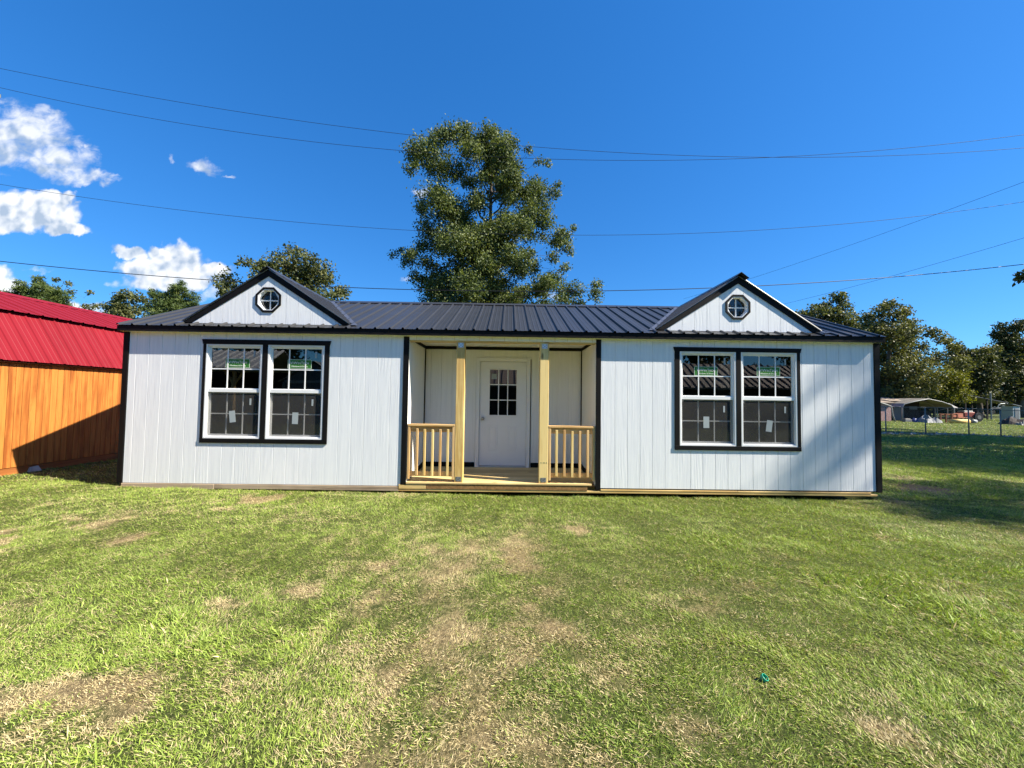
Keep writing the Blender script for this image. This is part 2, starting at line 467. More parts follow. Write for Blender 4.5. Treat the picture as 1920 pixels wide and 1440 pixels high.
def np_mesh(name, V, F, mat, attrs=None):
    """fast mesh from numpy arrays (all faces with the same number of corners)"""
    me = bpy.data.meshes.new(name)
    nv, nf, k = len(V), len(F), F.shape[1]
    me.vertices.add(nv); me.vertices.foreach_set('co', np.ascontiguousarray(V, dtype=np.float32).ravel())
    me.loops.add(nf*k); me.loops.foreach_set('vertex_index', np.ascontiguousarray(F, dtype=np.int32).ravel())
    me.polygons.add(nf)
    me.polygons.foreach_set('loop_start', np.arange(0, nf*k, k, dtype=np.int32))
    me.polygons.foreach_set('loop_total', np.full(nf, k, dtype=np.int32))
    me.update(calc_edges=True)
    for an, (typ, data) in (attrs or {}).items():
        at_ = me.attributes.new(an, typ, 'POINT')
        at_.data.foreach_set('color' if typ == 'FLOAT_COLOR' else 'value', np.ascontiguousarray(data, dtype=np.float32).ravel())
    me.materials.append(MAT[mat] if isinstance(mat, str) else mat)
    me.validate(clean_customdata=False)
    return me

# value noise for terrain and turf
_LAT = np.random.default_rng(5).random((256, 256))
def vnoise(x, y, scale, seed=0):
    x = np.asarray(x, dtype=float)*scale + seed*17.31; y = np.asarray(y, dtype=float)*scale + seed*9.77
    xi = np.floor(x).astype(int); yi = np.floor(y).astype(int)
    fx = x - xi; fy = y - yi
    fx = fx*fx*(3-2*fx); fy = fy*fy*(3-2*fy)
    L = lambda a, b: _LAT[a & 255, b & 255]
    return (L(xi, yi)*(1-fx) + L(xi+1, yi)*fx)*(1-fy) + (L(xi, yi+1)*(1-fx) + L(xi+1, yi+1)*fx)*fy
def fbm(x, y, scale, octv=4, seed=0):
    s = 0; a = 1; t = 0
    for i in range(octv):
        s = s + a*vnoise(x, y, scale*2**i, seed+i); t += a; a *= 0.55
    return s/t
def sstep(v, a, b):
    t = np.clip((np.asarray(v)-a)/(b-a), 0, 1); return t*t*(3-2*t)
# ------------------------------------------------------------------ ground
# dry, bare and lush patches of the lawn, found where the photograph shows them
def patch_list(rows):
    out = []
    for px, py, rx, ry, s in rows:
        c = on_ground(px, py); e = on_ground(px + rx, py); n_ = on_ground(px, py + ry); f_2 = on_ground(px, max(py - ry, 800))
        out.append((c[0], c[1], abs(e[0]-c[0]), max(0.08, 0.5*(abs(c[1]-n_[1]) + abs(f_2[1]-c[1]))), s))
    return out
DRY = patch_list([(960, 1120, 330, 190, .26), (1000, 1060, 100, 80, .26), (1010, 1150, 110, 80, .42), (860, 1170, 110, 60, .34), (830, 1030, 80, 40, .28),
    (100, 1310, 210, 60, 1.5), (45, 1000, 85, 32, 1.7), (475, 937, 60, 14, 1.6), (430, 955, 40, 10, 1.1), (565, 1112, 40, 22, 1.3), (255, 1005, 40, 12, 1.2),
    (730, 1110, 70, 16, .7), (720, 1057, 30, 10, .7), (610, 1003, 30, 9, .6), (715, 1055, 30, 8, .7), (1085, 985, 40, 14, .75), (560, 1350, 80, 25, .7), (620, 1350, 60, 14, .6),
    (800, 1300, 140, 70, .35), (1080, 1270, 150, 90, .4), (1250, 1330, 170, 90, .45), (1660, 1360, 60, 35, .75), (1600, 1290, 60, 20, .5), (1690, 1220, 60, 20, .4),
    (1300, 1130, 130, 70, .35), (1000, 1400, 200, 50, .35), (1900, 1240, 60, 20, .5), (1640, 1000, 60, 10, .5), (660, 1180, 90, 40, .4), (430, 1130, 60, 25, .4), (370, 1170, 50, 20, .55), (40, 1130, 70, 25, .4),
    (1780, 1090, 120, 15, .3), (1550, 1090, 60, 12, .4), (1420, 1100, 80, 20, .3)])
LUSH = patch_list([(390, 1210, 90, 28, 1), (330, 1160, 60, 22, 1), (200, 1240, 60, 16, .9), (560, 1190, 60, 30, .6), (250, 1110, 160, 40, .5), (1660, 1090, 170, 35, 1.0), (1800, 1140, 150, 40, 1.0), (1560, 1010, 180, 30, .7),
    (1340, 1010, 60, 18, .8), (1320, 1060, 60, 20, .7), (1700, 1000, 100, 20, .6), (1880, 1190, 60, 40, .8), (1380, 1330, 30, 30, .5), (1000, 945, 900, 16, .5), (1500, 950, 250, 16, .7), (150, 1420, 170, 30, .5), (1180, 1400, 40, 30, .5), (1850, 1060, 120, 30, .8), (1800, 1300, 140, 60, .3)])
BARE = patch_list([(1740, 915, 60, 12, .9), (1690, 935, 60, 10, .5), (1690, 895, 40, 8, .6)])
def blobs(x, y, lst):
    s = np.zeros_like(np.asarray(x, dtype=float))
    wob = 1 + 0.9*(fbm(x, y, 2.3, 3, 21) - 0.5)
    for cx, cy, rx, ry, st in lst:
        q = ((x-cx)/rx)**2 + ((y-cy)/ry)**2
        s = np.maximum(s, st*np.exp(-q*1.1*wob))
    return s
def dryness(x, y):
    d = blobs(x, y, DRY)
    n = fbm(x, y, 1.1, 4, 3); n2 = fbm(x, y, 4.2, 4, 8); n3 = fbm(x, y, 16.0, 2, 14)
    near = sstep(y, 3.0, 1.0)
    return np.clip(d*(0.06 + 1.25*sstep(n2, .32, .60)) + sstep(n, .46, .80)*.45*near + (n2-.5)*.5 + (n3-.5)*.6 - 0.5*blobs(x, y, LUSH), 0, 1.15)
# dirt line along the fence at the back of the yard
FENCE_Y = 13.0
def dirt(x, y):
    yy = FENCE_Y + 0.15 + 0.5*(fbm(x, 0*x, .35, 3, 40) - .5)*2 - 0.02*(x-20)
    w = 0.55 + 0.5*fbm(x, 0*x, .5, 2, 41)
    band = np.exp(-((y-yy)/w)**2)*sstep(x, 4, 9)
    far = np.exp(-((y-27.6)/0.5)**2)*sstep(x, 10, 20)*.9
    return np.clip(np.maximum(band, far) + blobs(x, y, BARE), 0, 1)
def height(x, y):
    x = np.asarray(x, dtype=float); y = np.asarray(y, dtype=float)
    h = 0.045*(fbm(x, y, .45, 3, 1) - .5) + 0.034*(fbm(x, y, 2.6, 3, 2) - .5) + 0.020*(vnoise(x, y, 7.5, 9) - .5)
    h = h + 0.10*sstep(-x, 6.0, 8.2) - 0.035*sstep(x, -3, 0)*sstep(-x, -8, -6)*sstep(-np.abs(y), -3.0, -.4) - .06*((x > -6.1) & (x < 6.0) & (y > .06) & (y < 4.5)) - 0.13*sstep(x, 22, 27)*sstep(y, 8, 12)*sstep(y, 20, 15)
    h = h + 0.05*sstep(-np.abs(x+6.2), -1.6, -.1)*sstep(y, 1.2, -.4)*sstep(y, -2.4, -.6)
    far = sstep(np.hypot(x, y), 45, 260)
    return h - 0.02 + 0.07*dirt(x, y)*0.6*sstep(y, 8, 11) + far*1.2*fbm(x, y, .01, 2, 6)

def axis_grid(lo, hi, step, far, grow=1.22):
    a = list(np.arange(lo, hi + 1e-6, step)); s = step; p = a[-1]
    while p < far: s *= grow; p += s; a.append(p)
    s = step; p = a[0]; b = []
    while p > -far: s *= grow; p -= s; b.append(p)
    return np.array(b[::-1] + a)
gx = axis_grid(-11, 26, .13, 700); gy = axis_grid(-6.2, 9.5, .11, 700)
GX, GY = np.meshgrid(gx, gy)
GZ = height(GX, GY)
nx, ny = len(gx), len(gy)
idx = np.arange(nx*ny).reshape(ny, nx)
F = np.stack([idx[:-1, :-1], idx[:-1, 1:], idx[1:, 1:], idx[1:, :-1]], -1).reshape(-1, 4)
m, t, b = new_mat('lawn_soil_thatch_and_gap_shade')
a1 = t.node('ShaderNodeAttribute'); a1.attribute_name = 'dry'
a2 = t.node('ShaderNodeAttribute'); a2.attribute_name = 'dirt'
g = t.node('ShaderNodeNewGeometry'); pos = g.outputs['Position']
nf = t.noise(pos, 34.0, 6.0, 0.7); nm = t.noise(pos, 3.0, 4.0, 0.6); ns = t.noise(t.vmath('MULTIPLY', pos, (1, 2.2, 1)), 150.0, 3.0, 0.7)
green = t.ramp(t.math('ADD', t.math('MULTIPLY', nf, .6), t.math('MULTIPLY', ns, .4)), ((0.34, (.014, .018, .005)), (0.50, (.060, .078, .017)), (0.66, (.17, .19, .05))))  # thatch colour darkened to paint in the shade between the blades
straw = t.ramp(t.math('ADD', t.math('MULTIPLY', nf, .5), t.math('MULTIPLY', ns, .5)), ((0.34, (.045, .031, .017)), (0.50, (.21, .155, .08)), (0.66, (.50, .39, .20))))
soil = t.ramp(t.math('ADD', t.math('MULTIPLY', nm, .5), t.math('MULTIPLY', nf, .5)), ((0.3, (.075, .050, .032)), (0.7, (.30, .205, .13))))
dsel = t.smooth(t.math('ADD', a1.outputs['Fac'], t.math('MULTIPLY', t.math('SUBTRACT', nf, .5), .7)), .30, .95)
c = t.mix(dsel, green, straw)
c = t.mix(t.smooth(t.math('ADD', a2.outputs['Fac'], t.math('MULTIPLY', t.math('SUBTRACT', nf, .5), .6)), .3, .65), c, soil)
t.l.new(c, b.inputs['Base Color']); b.inputs['Roughness'].default_value = .9; b.inputs['Specular IOR Level'].default_value = .15
bn = t.node('ShaderNodeBump'); bn.inputs['Strength'].default_value = .9; bn.inputs['Distance'].default_value = .03
t.l.new(t.math('ADD', nf, t.math('MULTIPLY', ns, .4)), bn.inputs['Height']); t.l.new(bn.outputs[0], b.inputs['Normal'])
MAT['ground'] = m
me = np_mesh('ground', np.stack([GX, GY, GZ], -1).reshape(-1, 3), F, 'ground',
             {'dry': ('FLOAT', dryness(GX, GY).ravel()), 'dirt': ('FLOAT', dirt(GX, GY).ravel())})
me.polygons.foreach_set('use_smooth', [True]*len(me.polygons))
ground = link('ground', me); tag(ground, kind='structure')

# ------------------------------------------------------------------ grass blades: one mass nobody could count
def keep_out(x, y):
    house = (x > -6.12) & (x < 6.02) & (y > 0.03) & (y < 4.6)
    shed_ = (x < -8.40) & (y > -3.4) & (y < 6.0)
    return house | shed_
def scatter(n, x0, x1, D0, D1, frame=None, side=None):
    """n points spread over the ground strip between distances D0 and D1, no wider than the view plus a margin"""
    D = np.sqrt(RNG.random(n)*(D1**2 - D0**2) + D0**2)
    lo = np.maximum(x0, -1.42*D - .6); hi = np.minimum(x1, 1.42*D + .6)
    x = lo + (hi-lo)*RNG.random(n)
    return x, D + CAM[1]
def blade_set(x, y, length, width, kind):
    ok = ~keep_out(x, y)
    x, y = x[ok], y[ok]
    dr = dryness(x, y); di = dirt(x, y); lu = blobs(x, y, LUSH)
    keep = RNG.random(len(x)) > np.clip(di*1.1, 0, .95)
    x, y, dr, lu = x[keep], y[keep], dr[keep], lu[keep]
    n = len(x); z = height(x, y)
    isdry = RNG.random(n) < np.clip(dr*1.0 + .22, 0, .93)
    L = length*(.55 + .9*RNG.random(n))*(1 + 0.35*lu - .30*np.clip(dr, 0, 1))*(0.68 + .68*fbm(x, y, 3.4, 3, 30))
    W = width*(.7 + .6*RNG.random(n))*(1 + .4*lu)
    az = 2*math.pi*fbm(x, y, 1.3, 2, 50)*1.2 + RNG.normal(0, 1.25, n)
    tilt = np.clip(np.where(isdry, RNG.normal(1.05, .34, n), RNG.normal(.66, .36, n)), .05, 1.5)
    bend = RNG.normal(.45, .25, n)
    dx, dy = np.cos(az), np.sin(az)
    turn_ = RNG.uniform(0, math.pi, n)
    wx, wy, wz = np.cos(turn_), np.sin(turn_), RNG.normal(0, .25, n)
    def pt(s):                                                 # point along the curved blade
        th = tilt + bend*s
        return np.stack([x + dx*L*s*np.sin(th), y + dy*L*s*np.sin(th), z - .008 + np.maximum(L*s*np.cos(th), .004 + .012*s)], -1)
    side = np.stack([wx, wy, wz], -1)*(W/2)[:, None]
    p0, p1, p2 = pt(0*x), pt(.55 + 0*x), pt(1 + 0*x)
    tone = RNG.random(n); br = .75 + .5*RNG.random(n)
    g1 = np.array([.115, .19, .027]); g2 = np.array([.40, .50, .085]); d1 = np.array([.36, .275, .13]); d2 = np.array([.74, .62, .34])
    patch = fbm(x, y, .8, 3, 60)
    gcol = g1 + (g2-g1)*np.clip(tone*.6 + patch*.40 + .06 + .06*lu, 0, 1.2)[:, None]
    gcol[:, 2] += .012*(RNG.random(n) < .25)                   # some bluish blades
    dcol = d1 + (d2-d1)*tone[:, None]
    col = np.where(isdry[:, None], dcol, gcol)*br[:, None]
    return p0, p1, p2, side, col
def add_blades(parts, seg):
    Vs, Fs, Cs, k = [], [], [], 0
    for p0, p1, p2, side, col in parts:
        n = len(p0)
        if seg == 3:
            V = np.stack([p0-side*.7, p0+side*.7, p1-side, p1+side, p2], 1)
            F = np.array([[0, 1, 3], [0, 3, 2], [2, 3, 4]])
        else:
            V = np.stack([p0-side, p0+side, p2], 1); F = np.array([[0, 1, 2]])
        m_ = V.shape[1]
        Fs.append((F[None] + (np.arange(n)*m_)[:, None, None] + k).reshape(-1, 3)); k += n*m_
        Vs.append(V.reshape(-1, 3)); Cs.append(np.repeat(col, m_, 0))
    return np.concatenate(Vs), np.concatenate(Fs), np.concatenate(Cs)
near = [blade_set(*scatter(int(185000*GD), -9, 9, 1.15, 2.6), .033, .0029, 0)]
mid = [blade_set(*scatter(int(330000*GD), -9, 9, 2.6, 4.4), .035, .0038, 0),
       blade_set(RNG.uniform(-6.1, 6.0, 9000), RNG.uniform(-.22, -.06, 9000), .055, .0055, 1),
       blade_set(*scatter(int(260000*GD), -9, 10, 4.4, 6.35), .038, .0048, 1),
       blade_set(*scatter(int(26000*GD), -9, -5.6, 6.2, 11.0), .055, .009, 1),
       blade_set(*scatter(int(120000*GD), 5.9, 16, 6.2, 10.5), .055, .009, 1),
       blade_set(*scatter(int(120000*GD), 5.9, 30, 10.5, 20), .065, .015, 1),
       blade_set(*scatter(int(60000*GD), 8, 60, 20, 40), .08, .035, 1)]
# broad crabgrass blades in the lush patches
cx, cy = [], []
for X, Y, rx, ry, s in LUSH:
    k = int(min(1100, 900*rx*ry*3.5)*s); cx.append(X + RNG.normal(0, .55, k)*rx); cy.append(Y + RNG.normal(0, .55, k)*ry)
cx, cy = np.concatenate(cx), np.concatenate(cy)
ok = (cy < -.05) & (cy > -5.4)
near.append(blade_set(cx[ok], cy[ok], .050, .0060, 2))
m, t, b = new_mat('grass_blade')
out = t.n['Material Output']
a = t.node('ShaderNodeVertexColor'); a.layer_name = 'Col'
t.l.new(a.outputs[0], b.inputs['Base Color']); b.inputs['Roughness'].default_value = .55; b.inputs['Specular IOR Level'].default_value = .3
tl = t.node('ShaderNodeBsdfTranslucent'); t.l.new(t.mix(1.0, a.outputs[0], (1.0, 1.0, .5), 'MULTIPLY'), tl.inputs[0])
mx = t.node('ShaderNodeMixShader'); mx.inputs[0].default_value = .25
t.l.new(b.outputs[0], mx.inputs[1]); t.l.new(tl.outputs[0], mx.inputs[2]); t.l.new(mx.outputs[0], out.inputs[0])
MAT['blade'] = m
V1, F1, C1 = add_blades(near, 3); V2, F2, C2 = add_blades(mid, 1)
V = np.concatenate([V1, V2]); F = np.concatenate([F1, F2 + len(V1)]); C = np.concatenate([C1, C2])
me = np_mesh('grass', V, F, 'blade', {'Col': ('FLOAT_COLOR', np.concatenate([C, np.ones((len(C), 1))], 1))})
grass = link('grass', me)
tag(grass, 'mown lawn grass, green with dry straw-coloured patches', 'grass', kind='stuff')
# ------------------------------------------------------------------ the white house
house = thing('house', 'long white house with black metal roof, two dormers and a small front porch', 'house')
XL, XR = -6.150, 6.043                    # outer faces of the corner boards
WB, WT = 0.085, 2.52                      # bottom and top of the siding
HD = 4.50                                 # depth of the house
PXL, PXR, PD = -1.600, 1.415, 1.20        # porch opening and depth
EAVE_Y, EAVE_Z, PITCH_R = -0.105, 2.575, 0.42
RIDGE_Y = 2.25
RIDGE_Z = EAVE_Z + PITCH_R*(RIDGE_Y - EAVE_Y)
def roof_z(y): return EAVE_Z + PITCH_R*(y - EAVE_Y)

_pl = {}
def plank_mesh(w, h, mat, depth=.012, ch=.002, name='plank'):
    key = (round(w, 4), round(h, 4), mat, depth)
    if key not in _pl:
        _pl[key] = MB().cbox(0, w, 0, depth, 0, h, ch).mesh(name, mat)
    return _pl[key]
GAP = .0045
def siding_run(parent, a, b, z0, z1, grooves, mat, place, name='plank'):
    """planks between the grooves from a to b; place(x, z) gives world position and rz of a plank's lower left corner"""
    cuts = [a] + [g for g in grooves if a + .03 < g < b - .03] + [b]
    for i in range(len(cuts)-1):
        x0 = cuts[i] + (GAP/2 if i else 0); x1 = cuts[i+1] - (GAP/2 if i < len(cuts)-2 else 0)
        loc, rz = place(x0, z0)
        link(name, plank_mesh(x1-x0, z1-z0, mat, name=name), parent, loc, rz)

front = lambda yf: (lambda x, z: ((x, yf, z), 0.0))
# window openings in the front wall (outer edge of the white frames)
WIN = [(-4.833, -3.940, .800, 2.300), (-3.851, -2.951, .798, 2.302), (2.773, 3.686, .780, 2.299), (3.770, 4.682, .780, 2.301)]
TRIM = [(-4.883, -2.873, .728, 2.378), (2.690, 4.737, .711, 2.370)]
gl = [-4.123 + .2027*k for k in range(-20, 20)]
gr = [1.725 + .2029*k for k in range(-5, 30)]
def front_wall(x0, x1, tr, grooves):
    wx0, wx1, wz0, wz1 = tr[0]+.04, tr[1]-.04, tr[2]+.03, tr[3]-.03
    mb = MB()
    yb0, yb1 = .0075, .10
    mb.box(x0, wx0, yb0, yb1, WB, WT); mb.box(wx1, x1, yb0, yb1, WB, WT)
    mb.box(wx0, wx1, yb0, yb1, WB, wz0); mb.box(wx0, wx1, yb0, yb1, wz1, WT)
    w = mb.build('front_wall', 'siding', house)
    pl = front(0.0)
    siding_run(w, x0, wx0, WB, WT, grooves, 'siding', pl); siding_run(w, wx1, x1, WB, WT, grooves, 'siding', pl)
    # above and below the window
    siding_run(w, wx0, wx1, WB, wz0, grooves, 'siding', pl); siding_run(w, wx0, wx1, wz1, WT, grooves, 'siding', pl)
    return w
front_wall(-6.062, -1.690, TRIM[0], gl)
front_wall(1.496, 5.948, TRIM[1], gr)
# end walls and back wall
for X, rz, s in ((XL + .012, -math.pi/2, -1), (XR - .012, math.pi/2, 1)):
    ga = [.2032*k + .1 for k in range(0, 30)]
    w = MB().add([(X, .05, WB), (X, HD, WB), (X, HD, WT), (X, RIDGE_Y, RIDGE_Z-.03), (X, .05, WT),
                  (X - s*.09, .05, WB), (X - s*.09, HD, WB), (X - s*.09, HD, WT), (X - s*.09, RIDGE_Y, RIDGE_Z-.03), (X - s*.09, .05, WT)],
                 [(0,1,2,3,4), (5,6,7,8,9), (0,1,6,5), (1,2,7,6), (2,3,8,7), (3,4,9,8), (4,0,5,9)]).build('end_wall', 'siding', house)
    if s < 0: siding_run(w, .06, HD-.02, WB, WT, ga, 'siding', lambda y, z: ((XL, HD - y + .04, z), -math.pi/2))
    else: siding_run(w, .06, HD-.02, WB, WT, ga, 'siding', lambda y, z: ((XR, y, z), math.pi/2))
bwall = MB().box(XL+.10, XR-.10, HD-.09, HD, WB, WT).build('back_wall', 'siding', house)
MB().box(XL+.10, XR-.10, PD+.09, HD-.09, .09, .15).box(XL+.10, PXL-.10, .10, PD+.09, .09, .15).box(PXR+.10, XR-.10, .10, PD+.09, .09, .15).build('interior_floor', 'interior', house)
MB().box(XL+.105, XR-.105, .10, HD-.09, 2.525, 2.545).build('interior_ceiling', 'interior', house)
mb = MB()
for x in (XL+.10, XR-.112): mb.box(x, x+.012, .11, HD-.10, .15, 2.52)
mb.box(XL+.115, XR-.115, HD-.103, HD-.091, .15, 2.52)
mb.build('interior_wall', 'interior', house)

# porch: recessed walls, ceiling, header, floor
bw = MB().box(PXL, -.62, PD+.008, PD+.09, .14, 2.52).box(.446, PXR, PD+.008, PD+.09, .14, 2.52).box(-.62, .446, PD+.008, PD+.09, 2.262, 2.52).build('porch_back_wall', 'porch_siding', house)
gp = [-1.6 + .2032*k + .12 for k in range(0, 16)]
siding_run(bw, PXL, -.62, .17, 2.52, gp, 'porch_siding', front(PD)); siding_run(bw, .446, PXR, .17, 2.52, gp, 'porch_siding', front(PD))
siding_run(bw, -.62, .446, 2.262, 2.52, gp, 'porch_siding', front(PD))
for X, s in ((PXL, 1), (PXR, -1)):
    w = MB().box(X - s*.09, X - s*.008, .004, PD+.09, .09, 2.52).build('porch_side_wall', 'porch_siding', house)
    gs = [.24 + .2032*k for k in range(8)]
    if s > 0: siding_run(w, .004, PD, .12, 2.52, gs, 'porch_siding', lambda y, z: ((PXL, y, z), math.pi/2))
    else: siding_run(w, .004, PD, .12, 2.52, gs, 'porch_siding', lambda y, z: ((PXR, PD + .004 - y, z), -math.pi/2))
pc = MB().box(PXL, PXR, .13, PD, 2.485, 2.515).build('porch_ceiling', 'porch_siding', house)
hd = MB().box(PXL-.09, PXR+.09, .006, .125, 2.398, 2.52).build('porch_header', 'pine_x', house)
siding_run(hd, PXL-.09, PXR+.09, 2.420, 2.52, [-1.69 + .2032*k for k in range(20)], 'porch_siding', front(-.004))
# deck: boards run across, sloping a little to the front
DZ0, DZ1 = .150, .188
def deck_z(y): return DZ0 + (DZ1-DZ0)*(y+.03)/(PD+.03)
dk = MB().prism([(PXL, .12, .06), (PXL, PD, .06), (PXL, PD, DZ1-.035), (PXL, .12, DZ0-.034)], (0, 0, 0), (PXR-PXL, 0, 0)).build('porch_floor', 'osb', house)
bw_ = .139
for k in range(9):
    y0 = -.022 + k*(bw_+.004); y1 = min(y0 + bw_, PD-.002)
    x0, x1 = (PXL+.004, PXR-.06) if k == 0 else (PXL+.003, PXR-.003)
    z0, z1 = deck_z(y0), deck_z(y1)
    MB().prism([(x0, y0, z0-.026), (x0, y1, z1-.026), (x0, y1, z1), (x0, y0+.003, z0), (x0, y0, z0-.003)], (0, 0, 0), (x1-x0, 0, 0)).build('deck_board', 'deck', dk)
# rim boards and skids under the walls
for x0, x1, y0, z0, z1, mt, nm in ((-6.075, -4.62, -.012, -.005, .078, 'weathered', 'skid_board'), (-4.615, -1.72, -.010, .006, .078, 'weathered', 'skid_board'), (-1.72, 5.965, -.008, .006, .040, 'pine_x', 'skid_board'),
                               (1.50, 3.70, -.012, .041, .066, 'pine_x', 'skid_board'), (3.704, 5.86, -.012, .041, .066, 'pine_x', 'skid_board'),
                               (-1.715, -1.285, -.014, .041, .114, 'pine_x', 'rim_board'), (-1.281, 1.285, -.014, .041, .116, 'osb', 'rim_board')):
    MB().cbox(x0, x1, y0, .11, z0, z1, .004).build(nm, mt, house)
MB().box(-5.95, 5.85, .25, .40, -.06, .08).box(-5.95, 5.85, HD-.4, HD-.25, -.06, .08).box(-5.95, 5.85, 2.1, 2.25, -.06, .08).build('skid', 'weathered', house)

# black corner boards and porch jambs
def black(x0, x1, y0, y1, z0, z1, name='corner_board', parent=house, mat='black_trim'):
    return MB().cbox(x0, x1, y0, y1, z0, z1, .003).build(name, mat, parent)
black(XL, -6.064, -.014, .09, WB+.003, WT-.04); black(5.950, XR, -.014, .09, WB-.02, WT-.04)
black(XL-.014, XL-.001, .091, .18, WB, WT-.04); black(XR+.001, XR+.014, .091, .18, WB, WT-.04)
black(-1.689, PXL-.001, -.014, .05, WB+.015, 2.47); black(PXR+.001, 1.497, -.014, .05, .062, 2.47)
# thin bottom band on the right wall
black(1.498, 5.949, .0005, .02, .068, WB-.001, 'base_strip', house, 'black_trim_x')
# porch interior black trims
black(PXL, PXR, PD-.016, PD-.001, 2.425, 2.484, 'porch_crown_trim', house, 'black_trim_x')
black(PXL+.001, -.625, PD-.016, PD-.001, DZ1+.001, .275, 'porch_baseboard', house, 'black_trim_x'); black(.450, PXR-.001, PD-.016, PD-.001, DZ1+.001, .275, 'porch_baseboard', house, 'black_trim_x')
black(PXL+.0005, PXL+.020, PD-.032, PD-.017, .276, 2.424, 'porch_corner_trim'); black(PXR-.020, PXR-.0005, PD-.032, PD-.017, .276, 2.424, 'porch_corner_trim')
for X, s in ((PXL, 1), (PXR, -1)):
    MB().prism([(X + s*.0005, .55, deck_z(.55)), (X + s*.0005, PD-.034, DZ1), (X + s*.0005, PD-.034, .275), (X + s*.0005, .55, .245)], (0, 0, 0), (s*.013, 0, 0)).build('porch_baseboard', 'black_trim', house)
    MB().box(X + s*.0005, X + s*.014, .14, PD-.034, 2.43, 2.484).build('porch_crown_trim', 'black_trim', house)

# windows: white single-hung units, six panes over six behind a screen
def text_mesh(s, size, name):
    cu = bpy.data.curves.new(name, 'FONT'); cu.body = s; cu.size = size; cu.align_x = 'CENTER'; cu.resolution_u = 2; cu.extrude = 0.0006
    o = bpy.data.objects.new(name, cu); COL.objects.link(o)
    dg = bpy.context.evaluated_depsgraph_get(); dg.update()
    me = bpy.data.meshes.new_from_object(o.evaluated_get(dg)); me.name = name
    bpy.data.objects.remove(o); bpy.data.curves.remove(cu)
    rot = Matrix.Rotation(math.pi/2, 4, 'X'); me.transform(rot)
    me.materials.clear(); me.materials.append(MAT['ink'])
    return me
def brand_mesh():
    """small capitals: the first letter of each word is larger"""
    parts_ = [('V', .062), ('I', .047), ('W', .062), ('IN', .047), ('T', .062), ('ECH', .047)]
    mss = []; x = 0
    for s, sz in parts_:
        me = text_mesh(s, sz, 'lettering'); xs = [v.co.x for v in me.vertices]
        me.transform(Matrix.Translation((x - min(xs), 0, 0))); x += max(xs) - min(xs) + .006; mss.append(me)
    import bmesh
    bm = bmesh.new()
    for me in mss: me.transform(Matrix.Translation((-x/2, 0, 0))); bm.from_mesh(me)
    out = bpy.data.meshes.new('lettering'); bm.to_mesh(out); bm.free(); out.materials.append(MAT['ink'])
    for me in mss: bpy.data.meshes.remove(me)
    return out
BRAND = brand_mesh(); SUBLINE = text_mesh('Windows & Doors', .034, 'lettering')
_box = {}
def small(name, w, d, h, mat, parent, loc, rot=0.0):
    k = (name, round(w, 4), round(d, 4), round(h, 4), mat)
    if k not in _box: _box[k] = MB().box(0, w, 0, d, 0, h).mesh(name, mat)
    o = link(name, _box[k], parent, loc)
    if rot: o.rotation_euler = (0, rot, 0)
    return o
